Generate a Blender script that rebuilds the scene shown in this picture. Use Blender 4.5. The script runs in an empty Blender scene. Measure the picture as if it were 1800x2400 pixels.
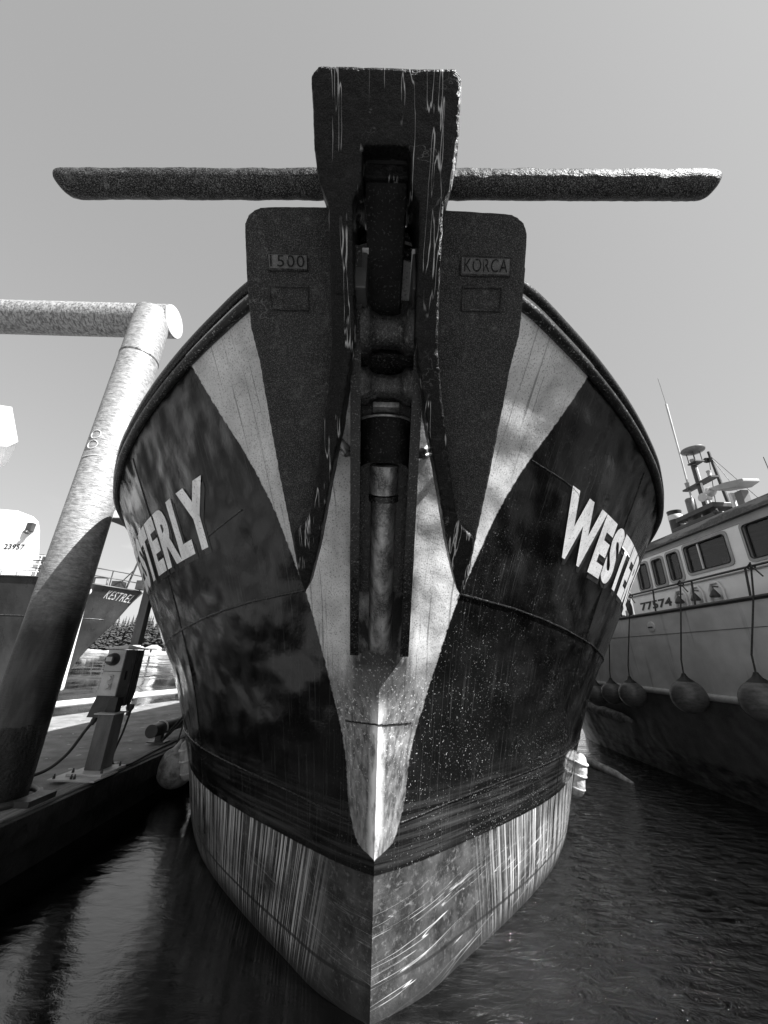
import bpy, bmesh, math, random
import numpy as np
from mathutils import Vector, Matrix
R = math.radians
random.seed(7)
scene = bpy.context.scene
COL = scene.collection

# ------------------------------------------------------------------ camera
CAM_H, PITCH, ROLL = 2.1, R(21.0), R(1.6)
cam_d = bpy.data.cameras.new('camera')
cam_d.sensor_fit = 'HORIZONTAL'
cam_d.sensor_width = 36.0
cam_d.lens = 36.0 * 880.0 / 1800.0
cam_d.clip_start = 0.05
cam_d.clip_end = 6000
cam = bpy.data.objects.new('camera', cam_d)
COL.objects.link(cam)
fw = Vector((0, math.cos(PITCH), math.sin(PITCH)))
up0 = Vector((0, -math.sin(PITCH), math.cos(PITCH)))
rt0 = Vector((1, 0, 0))
rt = rt0 * math.cos(ROLL) + up0 * math.sin(ROLL)
upv = -rt0 * math.sin(ROLL) + up0 * math.cos(ROLL)
mw = Matrix((rt, upv, -fw)).transposed().to_4x4()
mw.translation = Vector((0, 0, CAM_H))
cam.matrix_world = mw
scene.camera = cam

# ------------------------------------------------------------------ light
SUN = Vector((0.56, -0.40, 0.74)).normalized()       # towards the sun
SUN_EL = math.asin(SUN.z)
SUN_AZ = math.atan2(SUN.x, SUN.y)
w = bpy.data.worlds.new('World'); scene.world = w; w.use_nodes = True
nt = w.node_tree; nt.nodes.clear()
def wn(t, **k):
    n = nt.nodes.new(t)
    for a, b in k.items(): setattr(n, a, b)
    return n
sky = wn('ShaderNodeTexSky', sky_type='NISHITA', sun_disc=False, sun_elevation=SUN_EL, sun_rotation=SUN_AZ,
         air_density=1.0, dust_density=1.5, ozone_density=1.0)
bw = wn('ShaderNodeRGBToBW')                         # a black and white photograph: grey daylight
tc = wn('ShaderNodeTexCoord')
mp = wn('ShaderNodeMapping'); mp.inputs['Scale'].default_value = (2.0, 2.0, 7.0)
nz = wn('ShaderNodeTexNoise'); nz.inputs['Scale'].default_value = 2.2; nz.inputs['Detail'].default_value = 8
nz.inputs['Roughness'].default_value = 0.6
cr = wn('ShaderNodeMapRange'); cr.inputs[1].default_value = 0.54; cr.inputs[2].default_value = 0.72
sep = wn('ShaderNodeSeparateXYZ')
lo = wn('ShaderNodeMapRange'); lo.inputs[1].default_value = 0.30; lo.inputs[2].default_value = 0.04
mul = wn('ShaderNodeMath', operation='MULTIPLY')
mx = wn('ShaderNodeMix', data_type='FLOAT')
cl = wn('ShaderNodeMath', operation='MULTIPLY'); cl.inputs[1].default_value = 1.5
bg = wn('ShaderNodeBackground'); bg.inputs['Strength'].default_value = 0.145
out = wn('ShaderNodeOutputWorld')
L = nt.links.new
pw = wn('ShaderNodeMath', operation='POWER'); pw.inputs[1].default_value = 0.4
pk = wn('ShaderNodeMath', operation='MULTIPLY'); pk.inputs[1].default_value = 1.08
L(bw.outputs[0], pw.inputs[0]); L(pw.outputs[0], pk.inputs[0]); L(sky.outputs[0], bw.inputs[0]); L(tc.outputs['Generated'], mp.inputs[0]); L(mp.outputs[0], nz.inputs[0])
L(nz.outputs[0], cr.inputs[0]); L(tc.outputs['Generated'], sep.inputs[0]); L(sep.outputs[2], lo.inputs[0])
L(cr.outputs[0], mul.inputs[0]); L(lo.outputs[0], mul.inputs[1]); L(mul.outputs[0], mx.inputs[0])
L(pk.outputs[0], mx.inputs[2]); L(pk.outputs[0], cl.inputs[0]); L(cl.outputs[0], mx.inputs[3])
L(mx.outputs[0], bg.inputs[0]); L(bg.outputs[0], out.inputs[0])
sd = bpy.data.lights.new('sun', 'SUN'); sd.energy = 5.0; sd.angle = R(0.5); sd.color = (1, 1, 1)
so = bpy.data.objects.new('sun', sd); COL.objects.link(so)
so.rotation_euler = SUN.to_track_quat('Z', 'Y').to_euler()
scene.view_settings.view_transform = 'Standard'
scene.view_settings.look = 'None'
scene.view_settings.exposure = 1.36
scene.view_settings.gamma = 1.0

# ------------------------------------------------------------------ materials
def g(v): return (v, v, v, 1)
class Mat:
    def __init__(s, name, rough=.6, metal=0., spec=.5):
        s.m = bpy.data.materials.new(name); s.m.use_nodes = True
        s.t = s.m.node_tree; s.n = s.t.nodes; s.b = s.n['Principled BSDF']
        s.b.inputs['Roughness'].default_value = rough
        s.b.inputs['Metallic'].default_value = metal
        s.b.inputs['Specular IOR Level'].default_value = spec
        s.co = {}
    def L(s, a, b): s.t.links.new(a, b)
    def node(s, t, **k):
        n = s.n.new(t)
        for a, b in k.items(): setattr(n, a, b)
        return n
    def coord(s, kind='Object'):
        if kind not in s.co:
            s.co[kind] = s.node('ShaderNodeTexCoord').outputs[kind]
        return s.co[kind]
    def noise(s, scale, stretch=(1, 1, 1), lo=.4, hi=.6, detail=6, rough=.6, kind='Object', off=(0, 0, 0), dist=0.):
        mp = s.node('ShaderNodeMapping'); mp.inputs['Scale'].default_value = stretch; mp.inputs['Location'].default_value = off
        nz = s.node('ShaderNodeTexNoise'); nz.inputs['Scale'].default_value = scale
        nz.inputs['Detail'].default_value = detail; nz.inputs['Roughness'].default_value = rough
        nz.inputs['Distortion'].default_value = dist
        s.L(s.coord(kind), mp.inputs[0]); s.L(mp.outputs[0], nz.inputs[0])
        return s.rng(nz.outputs[0], lo, hi)
    def rng(s, x, lo, hi, a=0., b=1.):
        mr = s.node('ShaderNodeMapRange')
        for i, v in ((1, lo), (2, hi), (3, a), (4, b)): mr.inputs[i].default_value = v
        s.L(x, mr.inputs[0]); return mr.outputs[0]
    def math(s, op, a, b=None):
        n = s.node('ShaderNodeMath', operation=op)
        for i, v in enumerate((a, b)):
            if v is None: continue
            if isinstance(v, (int, float)): n.inputs[i].default_value = v
            else: s.L(v, n.inputs[i])
        return n.outputs[0]
    def mix(s, f, a, b):
        n = s.node('ShaderNodeMix', data_type='FLOAT')
        for i, v in ((0, f), (2, a), (3, b)):
            if isinstance(v, (int, float)): n.inputs[i].default_value = v
            else: s.L(v, n.inputs[i])
        return n.outputs[0]
    def base(s, v): s.L(v, s.b.inputs['Base Color']); return s
    def bump(s, h, dist, strength=1.):
        n = s.node('ShaderNodeBump'); n.inputs['Distance'].default_value = dist; n.inputs['Strength'].default_value = strength
        s.L(h, n.inputs['Height'])
        if getattr(s, 'lastb', None): s.L(s.lastb, n.inputs['Normal'])
        s.lastb = n.outputs[0]; s.L(n.outputs[0], s.b.inputs['Normal']); return s

def simple(name, a, b, scale=6., rough=.6, metal=0., bump=.004, bscale=40., stretch=(1, 1, 1), spec=.5, speck=0., sval=.4, lo=.4, hi=.62):
    M = Mat(name, rough, metal, spec)
    v = M.mix(M.noise(scale, stretch, lo, hi), a, b)
    v = M.mix(M.math('MULTIPLY', M.noise(bscale * 1.7, (1, 1, 1), .45, .75), .5), v, b)
    if speck: v = M.mix(M.math('MULTIPLY', M.noise(bscale * 2.3, (1, 1, 1), .60, .66, 3, off=(3, 5, 7)), speck), v, sval)
    M.base(v)
    M.L(M.rng(M.noise(scale * 2, stretch, .3, .7, off=(1, 2, 3)), 0, 1, max(.05, rough - .12), min(1, rough + .12)), M.b.inputs['Roughness'])
    if bump: M.bump(M.noise(bscale, (1, 1, 1), 0, 1), bump)
    return M.m

MT = {}
# cast iron of the anchor: near black with a fine pale grain, pale drips
def cast(name, dark, grain, drips, spec=.13, rough=.5):
    M = Mat(name, rough, .0, spec)
    v = M.mix(M.noise(3, (1, 1, 1), .35, .7), dark, dark * 1.9)
    v = M.mix(M.math('MULTIPLY', M.noise(210, (1, 1, 1), .50, .68, 4, .7), grain), v, .26)
    v = M.mix(M.math('MULTIPLY', M.noise(13, (1, 1, 1), .56, .70, 9, .75, off=(4, 1, 9)), grain * .55), v, .22)
    nn = M.noise(4.2, (1.1, 1.1, 1.1), 0, 1, 4, .6, off=(8, 3, 1), dist=.3)
    scr = M.math('MULTIPLY', M.rng(M.math('ABSOLUTE', M.math('SUBTRACT', nn, .5)), .006, .002), M.noise(1.9, (1, 1, 1), .52, .60, 2))
    v = M.mix(M.math('MULTIPLY', scr, .22), v, .3)
    if drips:
        nn = M.noise(4.5, (3.2, .28, .28), 0, 1, 3, .55, dist=.15)
        d = M.math('MULTIPLY', M.rng(M.math('ABSOLUTE', M.math('SUBTRACT', nn, .5)), .011, .003), M.noise(3.5, (1, 1, 1), .46, .54, 3))
        v = M.mix(M.math('MULTIPLY', d, drips), v, .38)
    M.base(v)
    M.bump(M.noise(16, (1, 1, 1), 0, 1, 8), .022)
    M.bump(M.noise(150, (1, 1, 1), 0, 1, 4), .003)
    return M.m
MT['fluke'] = cast('cast_iron_fluke', .013, .50, .0, .10, .5)
MT['crown'] = cast('cast_iron_crown', .0022, .10, .9, .13, .32)
MT['stock'] = cast('cast_iron_stock', .004, .85, .0, .15, .4)
MT['shank'] = simple('dark_wrought_steel', .002, .008, 6, .5, bump=.006, bscale=40, spec=.1, speck=.4, sval=.1)
MT['blacksteel'] = simple('black_gloss_steel', .004, .012, 8, .25, bump=.003, bscale=50, speck=.5, sval=.25, spec=.28)
MT['wornsteel'] = simple('worn_grey_steel', .05, .34, 14, .35, .6, bump=.003, bscale=60, stretch=(1, 1, .2), lo=.42, hi=.7)
MT['roller'] = simple('scuffed_roller_steel', .006, .16, 60, .35, .3, bump=.004, bscale=90, stretch=(1, 1, .25), lo=.55, hi=.75)
MT['rubber'] = simple('black_rubber_guard', .004, .015, 12, .4, spec=.25, bump=.006, bscale=30, speck=.6, sval=.4)
MT['white'] = simple('white_paint', .72, .62, 5, .5, bump=.001, bscale=30)
MT['letter'] = simple('white_lettering', .88, .66, 7, .45, bump=.001, bscale=26, speck=.8, sval=.12, stretch=(1, 1, .35))
MT['letterdark'] = simple('black_lettering', .006, .012, 9, .5, bump=0)
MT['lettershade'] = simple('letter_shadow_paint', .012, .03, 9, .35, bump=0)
MT['deckpaint'] = simple('deck_paint', .16, .22, 4, .7)
MT['rope'] = simple('rope_dark', .02, .06, 30, .9, bump=.004, bscale=120)
MT['ropewhite'] = simple('rope_white', .75, .55, 30, .8, bump=.01, bscale=60)
MT['alu'] = simple('painted_aluminium_grey', .10, .14, 3, .45, bump=.001)
MT['alulight'] = simple('painted_aluminium_light', .46, .60, 6, .45, bump=.001, speck=.3, sval=.1)
MT['darkmetal'] = simple('dark_painted_metal', .025, .05, 5, .4, bump=.001)
MT['cable'] = simple('black_cable', .008, .02, 20, .5, bump=0)
MT['greybox'] = simple('grey_pedestal_column', .09, .17, 5, .5, bump=.002, stretch=(1, 1, .3))
MT['timber'] = simple('edge_timber', .10, .26, 22, .85, bump=.01, bscale=40, stretch=(3, .2, 3))
MT['dockside'] = simple('wet_dock_side', .006, .03, 3, .5, bump=.02, bscale=12)
MT['fenderrub'] = simple('fender_ball_vinyl', .06, .15, 9, .38, bump=.002, bscale=20, stretch=(1, 1, 3), lo=.35, hi=.7)
MT['fenderold'] = simple('scuffed_fender_ball', .10, .34, 9, .55, bump=.003, bscale=20)
MT['canvas'] = simple('pale_canvas_fender', .30, .66, 9, .8, bump=.02, bscale=14, stretch=(1, 1, .3))
MT['shadebox'] = simple('radome_grey', .10, .2, 4, .4, bump=0)

def galv():
    M = Mat('weathered_galvanised_pile', .5, .15, .5)
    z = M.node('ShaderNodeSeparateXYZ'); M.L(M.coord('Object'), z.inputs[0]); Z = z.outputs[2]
    v = M.mix(M.noise(20, (.6, .6, 1.3), .36, .68, 10, .75), .44, .12)
    v = M.mix(M.math('MULTIPLY', M.noise(60, (.3, .3, 1.2), .56, .70), .6), v, .06)
    # lower length: rust dark plus the hull's shadow painted in, then growth
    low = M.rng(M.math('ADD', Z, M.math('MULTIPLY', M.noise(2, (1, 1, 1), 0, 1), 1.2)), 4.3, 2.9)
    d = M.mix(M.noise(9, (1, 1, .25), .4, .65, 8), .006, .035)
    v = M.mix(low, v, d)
    M.base(v)
    gro = M.rng(M.math('ADD', Z, M.math('MULTIPLY', M.noise(7, (1, 1, 1), 0, 1), .25)), 1.42, 1.36)
    M.bump(M.math('MULTIPLY', M.noise(38, (1, 1, 1), .3, .7, 5), gro), .07)
    M.bump(M.noise(30, (.3, .3, 1.5), 0, 1), .012)
    return M.m
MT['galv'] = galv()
MT['pipe'] = simple('galvanised_pipe', .46, .13, 34, .5, .1, bump=.012, bscale=45, stretch=(1.0, .6, .6), speck=.6, sval=.04)

# ship 1 hull paint: pale bow patch, black topsides, grey boot-top band scored by ropes
def hullpaint():
    M = Mat('hull_paint', .3, 0, .30)
    sp = M.node('ShaderNodeSeparateXYZ'); M.L(M.coord('UV'), sp.inputs[0]); U, V = sp.outputs[0], sp.outputs[1]
    at = M.node('ShaderNodeAttribute', attribute_name='bow_patch')
    U0 = M.node('ShaderNodeAttribute', attribute_name='along').outputs['Fac']
    rag = M.math('MULTIPLY', M.math('SUBTRACT', M.noise(30, (1, 1, 1), 0, 1, 4, kind='UV'), .5), .02)
    bib = M.rng(M.math('ADD', at.outputs['Fac'], rag), -.003, .003)
    bandz = M.math('ADD', V, M.math('MULTIPLY', rag, .5))
    band = M.rng(bandz, .746, .738)
    # black topsides
    k = M.mix(M.noise(2.5, (1, 1, 1), .35, .7, 5), .004, .010)
    streak = M.noise(1.0, (110, 1.3, 1), .56, .74, 5, kind='UV', off=(2, 0, 0))
    k = M.mix(M.math('MULTIPLY', streak, .35), k, .10)
    speckgate = M.noise(2.2, (1, 1, 1), .40, .62, 3, off=(7, 7, 0))
    lowgate = M.rng(V, 3.4, 1.2, .25, 1.)
    oy = M.node('ShaderNodeSeparateXYZ'); M.L(M.coord('Object'), oy.inputs[0])
    lowgate = M.math('MULTIPLY', lowgate, M.rng(oy.outputs[0], -.3, .1, .12, 1))
    sp1 = M.math('MULTIPLY', M.noise(88, (1, 1, 1), .68, .71, 2, .5), M.math('MULTIPLY', speckgate, lowgate))
    k = M.mix(sp1, k, .55)
    # a grey rub zone over the boot-top
    rub = M.math('MULTIPLY', M.math('MULTIPLY', M.rng(V, .74, .8), M.rng(V, 1.30, 1.0)), M.noise(1, (1.2, 22, 1), .45, .7, 7, kind='UV'))
    k = M.mix(M.math('MULTIPLY', rub, .5), k, .09)
    # pale bow patch
    b = M.mix(M.noise(2.0, (1, 1, 1), .35, .68, 6, dist=.6), .70, .34)
    b = M.mix(M.math('MULTIPLY', M.noise(95, (1, 1, 1), .53, .66, 3, off=(1, 1, 1)), .65), b, .05)
    drip = M.noise(1.0, (55, .7, 1), .60, .64, 5, kind='UV', off=(9, 3, 0))
    b = M.mix(M.math('MULTIPLY', drip, .6), b, .07)
    lowd = M.rng(V, 2.2, 1.7)
    grime = M.math('MULTIPLY', lowd, M.noise(1.0, (34, 3, 1), .28, .50, 9, .8, kind='UV', off=(4, 4, 0)))
    b = M.mix(M.math('MULTIPLY', grime, .88), b, .03)
    b = M.mix(M.math('MULTIPLY', lowd, .88), b, M.mix(M.noise(40, (1, 1, .12), .35, .65, 6), .06, .30))
    stn = M.math('MULTIPLY', M.math('MULTIPLY', M.rng(U0, .14, .09), M.math('MULTIPLY', M.rng(V, 1.70, 2.05), M.rng(V, 2.9, 2.7))), M.noise(6, (1, 1, .3), .25, .5, 6))
    b = M.mix(M.math('MULTIPLY', stn, .95), b, .015)
    chips = M.math('MULTIPLY', M.math('MULTIPLY', lowd, M.rng(V, 1.2, 1.75, .25, 1)), M.noise(60, (1, 1, 1), .60, .66, 4, .6, off=(2, 9, 4)))
    b = M.mix(chips, b, .75)
    edge = M.math('MULTIPLY', M.rng(U0, .034, .012), M.rng(V, 1.85, 1.6))
    b = M.mix(M.math('MULTIPLY', edge, M.noise(14, (1, 1, .2), .35, .5, 6)), b, .8)
    # boot-top band with rope scores
    c = M.mix(M.noise(6, (1, 1, 1), .4, .65, 6), .018, .07)
    c = M.mix(M.math('MULTIPLY', M.noise(70, (1, 1, 1), .5, .7, 4), .5), c, .07)
    ol = M.node('ShaderNodeSeparateXYZ'); M.L(M.coord('Object'), ol.inputs[0])
    gate = M.math('MULTIPLY', M.mix(M.rng(ol.outputs[0], -.1, .1), M.rng(U0, .2, .5), M.rng(U0, .6, 1.1)), M.rng(U0, 3.6, 2.6))
    shear = M.node('ShaderNodeCombineXYZ')
    M.L(M.math('ADD', M.math('MULTIPLY', U, 66.), M.math('MULTIPLY', V, 8.0)), shear.inputs[0]); M.L(M.math('MULTIPLY', V, .5), shear.inputs[1])
    n1 = M.node('ShaderNodeTexNoise'); n1.inputs['Scale'].default_value = 1.; n1.inputs['Detail'].default_value = 4; n1.inputs['Roughness'].default_value = .7
    M.L(shear.outputs[0], n1.inputs[0])
    sc = M.math('MULTIPLY', M.math('MULTIPLY', M.rng(n1.outputs[0], .51, .58), gate), M.noise(1.6, (1, 1, 1), .30, .46, 2, kind='UV', off=(1, 0, 0)))
    c = M.mix(M.math('MULTIPLY', sc, .85), c, .66)
    sh2 = M.node('ShaderNodeCombineXYZ')
    M.L(M.math('MULTIPLY', U, 1.0), sh2.inputs[0]); M.L(M.math('ADD', M.math('MULTIPLY', V, 17.), M.math('MULTIPLY', U0, -3.6)), sh2.inputs[1])
    n2 = M.node('ShaderNodeTexNoise'); n2.inputs['Scale'].default_value = 1.; n2.inputs['Detail'].default_value = 3; n2.inputs['Distortion'].default_value = .5
    M.L(sh2.outputs[0], n2.inputs[0])
    ring = M.math('ABSOLUTE', M.math('SUBTRACT', n2.outputs[0], .56))
    ox = M.node('ShaderNodeSeparateXYZ'); M.L(M.coord('Object'), ox.inputs[0])
    sc2 = M.math('MULTIPLY', M.math('MULTIPLY', M.rng(ring, .0065, .002), M.rng(V, .62, .35, .1, 1)), M.rng(ox.outputs[0], -.1, .1, .25, 1))
    c = M.mix(M.math('MULTIPLY', M.noise(26, (1, 1, 1), .54, .66, 8, .7), .3), c, .3)
    c = M.mix(M.math('MULTIPLY', sc2, .8), c, .7)
    c = M.mix(M.math('MULTIPLY', M.rng(V, .14, .02), .8), c, .02)        # wet weed line
    c = M.mix(M.math('MULTIPLY', M.math('MULTIPLY', M.rng(V, .165, .17), M.rng(V, .19, .185)), .8), c, .02)
    v = M.mix(band, M.mix(bib, k, b), c)
    M.base(v)
    rg = M.mix(bib, .05, .30); rg = M.mix(band, rg, .45)
    M.L(M.math('ADD', rg, M.math('MULTIPLY', M.noise(5, (1, 1, 1), .3, .7), .10)), M.b.inputs['Roughness'])
    M.bump(M.noise(1.5, (1, 1, 1), 0, 1, 2, .4), .20)         # hungry-horse dents between the frames
    M.bump(M.noise(9, (1, 1, 1), 0, 1, 4), .006)
    M.bump(M.noise(120, (1, 1, 1), 0, 1, 3), .0016)
    return M.m
MT['hull'] = hullpaint()

def ship2paint():
    M = Mat('trawler_hull_paint', .3, 0, .5)
    sp = M.node('ShaderNodeSeparateXYZ'); M.L(M.coord('Object'), sp.inputs[0]); Z = sp.outputs[2]
    up = M.mix(M.noise(2, (1, 1, 1), .35, .7), .72, .56)
    up = M.mix(M.math('MULTIPLY', M.noise(1, (6, 6, .35), .60, .75, 5), .55), up, .14)
    dn = M.mix(M.noise(4, (1, 1, 1), .35, .7), .07, .14)
    dn = M.mix(M.math('MULTIPLY', M.noise(60, (1, 1, 1), .5, .7, 3), .4), dn, .2)
    wl = M.mix(M.noise(6, (1, .5, 1.6), .42, .6, 10, .7), .004, .11)
    wlm = M.rng(M.math('ADD', Z, M.math('MULTIPLY', M.noise(2, (1, 1, 1), 0, 1), .16)), .62, .54)
    v = M.mix(M.rng(Z, 1.64, 1.60), up, M.mix(wlm, dn, wl))
    M.base(v)
    M.bump(M.noise(1.4, (1, 1, 1), 0, 1, 2), .05)
    M.bump(M.noise(90, (1, 1, 1), 0, 1, 3), .002)
    return M.m
MT['hull2'] = ship2paint()
MT['hull3'] = simple('far_ship_hull_paint', .035, .055, 1.5, .35, bump=.01, bscale=3, stretch=(1, 1, .3))
MT['cabinwhite'] = simple('cabin_white', .88, .80, 3, .45, bump=.002, bscale=20)
MT['cabingrey'] = simple('cabin_grey', .28, .36, 3, .45, bump=.002)
MT['roofgrey'] = simple('weathered_roof_edge', .05, .20, 2.2, .6, bump=.006, bscale=14, stretch=(1, .5, 3), lo=.48, hi=.56)
def glassm():
    M = Mat('window_glass', .04, 0, .8); M.b.inputs['Base Color'].default_value = g(.03); M.b.inputs['Alpha'].default_value = .42
    return M.m
MT['glass'] = glassm()

def water():
    M = Mat('harbour_water', .02, 0, 1.)
    M.b.inputs['IOR'].default_value = 1.6
    M.b.inputs['Base Color'].default_value = g(.0006)
    sp = M.node('ShaderNodeSeparateXYZ'); M.L(M.coord('Object'), sp.inputs[0])
    amp = M.math('ADD', M.rng(sp.outputs[0], .2, 1.4, .14, 2.5), M.rng(sp.outputs[1], 8, 20, 0, 1.))
    far = M.rng(sp.outputs[1], 9, 30, 0, 1.)
    def wav(scale, stretch, k, det):
        mp = M.node('ShaderNodeMapping'); mp.inputs['Scale'].default_value = stretch
        nz = M.node('ShaderNodeTexNoise'); nz.inputs['Scale'].default_value = scale; nz.inputs['Detail'].default_value = det; nz.inputs['Roughness'].default_value = .7
        M.L(M.coord('Object'), mp.inputs[0]); M.L(mp.outputs[0], nz.inputs[0])
        v = M.node('ShaderNodeVectorMath', operation='SUBTRACT'); M.L(nz.outputs['Color'], v.inputs[0]); v.inputs[1].default_value = (.5, .5, .5)
        w_ = M.node('ShaderNodeVectorMath', operation='SCALE'); M.L(v.outputs[0], w_.inputs[0]); M.L(k, w_.inputs['Scale'])
        return w_.outputs[0]
    right = M.math('MULTIPLY', M.rng(sp.outputs[0], .3, 1.6), M.rng(sp.outputs[1], 14, 8))
    va = wav(.30, (1, .45, 1), M.math('MULTIPLY', far, 3.4), 9)
    vb = wav(5.5, (.8, 2.6, 1), M.math('MULTIPLY', right, M.math('MULTIPLY', M.noise(.5, (1, 1, 1), .40, .58, 2), 2.3)), 4)
    sm = M.node('ShaderNodeVectorMath', operation='ADD'); M.L(va, sm.inputs[0]); M.L(vb, sm.inputs[1])
    fl = M.node('ShaderNodeVectorMath', operation='MULTIPLY'); M.L(sm.outputs[0], fl.inputs[0]); fl.inputs[1].default_value = (1, 1, 0)
    s2 = M.node('ShaderNodeVectorMath', operation='ADD'); M.L(fl.outputs[0], s2.inputs[0]); s2.inputs[1].default_value = (0, 0, 1)
    nn = M.node('ShaderNodeVectorMath', operation='NORMALIZE'); M.L(s2.outputs[0], nn.inputs[0])
    M.lastb = nn.outputs[0]
    n1 = M.math('MULTIPLY', M.noise(.9, (1, 1.5, 1), 0, 1, 4, .55, dist=.4), amp)
    n2 = M.math('MULTIPLY', M.noise(4.6, (1, 2.2, 1), 0, 1, 6, .62, dist=.5), amp)
    M.bump(n1, .06)
    M.bump(n2, .028)
    return M.m
MT['water'] = water()

def deckm():
    M = Mat('dock_surface', .8, 0, .3)
    v = M.mix(M.noise(3, (1, 1, 1), .35, .7, 8), .15, .30)
    v = M.mix(M.math('MULTIPLY', M.noise(80, (1, 1, 1), .5, .7, 3), .5), v, .1)
    v = M.mix(M.math('MULTIPLY', M.noise(5, (1, 1, 1), .66, .68, 3, off=(5, 1, 0)), .7), v, .6)
    M.base(v); M.bump(M.noise(70, (1, 1, 1), 0, 1), .004)
    return M.m
MT['deck'] = deckm()
MT['needles'] = simple('conifer_needles', .015, .06, .8, .9, bump=0)
MT['bark'] = simple('conifer_bark', .05, .09, 2, .9, bump=0)
MT['beach'] = simple('pale_shore_stones', .55, .20, .12, .9, bump=0)

# ------------------------------------------------------------------ mesh helpers
class MB:
    def __init__(s): s.v = []; s.f = []; s.sm = []
    def add(s, vs, fs, smooth=False):
        o = len(s.v); s.v += [tuple(map(float, p)) for p in vs]
        s.f += [tuple(i + o for i in f) for f in fs]; s.sm += [smooth] * len(fs)
    def box(s, a, b, rot=None, piv=None):
        a = np.array(a, float); b = np.array(b, float)
        vs = [Vector((x, y, z)) for z in (a[2], b[2]) for x, y in ((a[0], a[1]), (b[0], a[1]), (b[0], b[1]), (a[0], b[1]))]
        if rot:
            p = Vector(piv) if piv else Vector((a + b) / 2)
            vs = [rot @ (q - p) + p for q in vs]
        s.add(vs, [(3, 2, 1, 0), (4, 5, 6, 7), (0, 1, 5, 4), (1, 2, 6, 5), (2, 3, 7, 6), (3, 0, 4, 7)])
        return s
    def tube(s, pts, r, n=12, caps=True, rs=None, smooth=True):
        pts = [Vector(p) for p in pts]; m = len(pts)
        T = []
        for i in range(m):
            d = pts[min(i + 1, m - 1)] - pts[max(i - 1, 0)]
            T.append(d.normalized())
        ref = Vector((0, 0, 1)) if abs(T[0].z) < .9 else Vector((1, 0, 0))
        u = T[0].cross(ref).normalized(); vs = []
        for i in range(m):
            u = (u - T[i] * u.dot(T[i])).normalized(); v = T[i].cross(u)
            rr = rs[i] if rs else r
            for k in range(n):
                a = 2 * math.pi * k / n
                vs.append(pts[i] + (u * math.cos(a) + v * math.sin(a)) * rr)
        fs = [(i * n + k, i * n + (k + 1) % n, (i + 1) * n + (k + 1) % n, (i + 1) * n + k) for i in range(m - 1) for k in range(n)]
        s.add(vs, fs, smooth)
        if caps:
            s.add([vs[k] for k in range(n)], [tuple(range(n))[::-1]])
            s.add([vs[(m - 1) * n + k] for k in range(n)], [tuple(range(n))])
        return s
    def lathe(s, prof, c, axis=(0, 0, 1), n=28, smooth=True):
        """prof: (radius, along) pairs"""
        ax = Vector(axis).normalized(); c = Vector(c)
        ref = Vector((0, 0, 1)) if abs(ax.z) < .9 else Vector((1, 0, 0))
        u = ax.cross(ref).normalized(); v = ax.cross(u); vs = []
        for r, h in prof:
            for k in range(n):
                a = 2 * math.pi * k / n
                vs.append(c + ax * h + (u * math.cos(a) + v * math.sin(a)) * max(r, 1e-4))
        m = len(prof)
        s.add(vs, [(i * n + k, i * n + (k + 1) % n, (i + 1) * n + (k + 1) % n, (i + 1) * n + k) for i in range(m - 1) for k in range(n)], smooth)
        s.add([vs[k] for k in range(n)], [tuple(range(n))[::-1]])
        s.add([vs[(m - 1) * n + k] for k in range(n)], [tuple(range(n))])
        return s
    def prism(s, poly, f, n0, n1):
        """poly 2D ccw; f(u,v,n)->3D; n0,n1 numbers or functions of (u,v)"""
        c = lambda q, u, v: q(u, v) if callable(q) else q
        n = len(poly)
        vs = [f(u, v, c(n0, u, v)) for u, v in poly] + [f(u, v, c(n1, u, v)) for u, v in poly]
        s.add(vs, [tuple(range(n))[::-1], tuple(range(n, 2 * n))] + [(i, (i + 1) % n, n + (i + 1) % n, n + i) for i in range(n)])
        return s
    def grid(s, G, smooth=True, flip=False):
        a, b = len(G), len(G[0])
        vs = [G[i][j] for i in range(a) for j in range(b)]
        fs = []
        for i in range(a - 1):
            for j in range(b - 1):
                q = (i * b + j, (i + 1) * b + j, (i + 1) * b + j + 1, i * b + j + 1)
                fs.append(q[::-1] if flip else q)
        s.add(vs, fs, smooth); return s
    def build(s, name, mat, parent=None, loc=None, weld=False, bevel=0.):
        base = Vector((0, 0, 0))
        p = parent
        while p is not None: base += Vector(p.location); p = p.parent
        if loc is not None: base = base + Vector(loc)
        me = bpy.data.meshes.new(name)
        me.from_pydata([tuple(Vector(q) - base) for q in s.v], [], s.f)
        me.polygons.foreach_set('use_smooth', s.sm)
        me.materials.append(MT[mat] if isinstance(mat, str) else mat)
        if weld:
            bm = bmesh.new(); bm.from_mesh(me); bmesh.ops.remove_doubles(bm, verts=bm.verts, dist=1e-4)
            bmesh.ops.recalc_face_normals(bm, faces=bm.faces); bm.to_mesh(me); bm.free()
        me.update()
        o = bpy.data.objects.new(name, me); COL.objects.link(o)
        if parent is not None: o.parent = parent
        if loc is not None: o.location = loc
        if bevel:
            b = o.modifiers.new('bevel', 'BEVEL'); b.width = bevel; b.segments = 2; b.limit_method = 'ANGLE'; b.angle_limit = R(40)
        return o

def tag(o, label=None, cat=None, group=None, kind=None):
    if label: o['label'] = label
    if cat: o['category'] = cat
    if group: o['group'] = group
    if kind: o['kind'] = kind
    return o
def thing(name, loc, label, cat, group=None):
    o = bpy.data.objects.new(name, None); COL.objects.link(o); o.location = loc
    o.empty_display_size = .2
    return tag(o, label, cat, group)
def copy_tree(o, parent=None):
    c = o.copy(); COL.objects.link(c)
    if parent: c.parent = parent
    for ch in list(o.children): copy_tree(ch, c)
    return c

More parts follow.
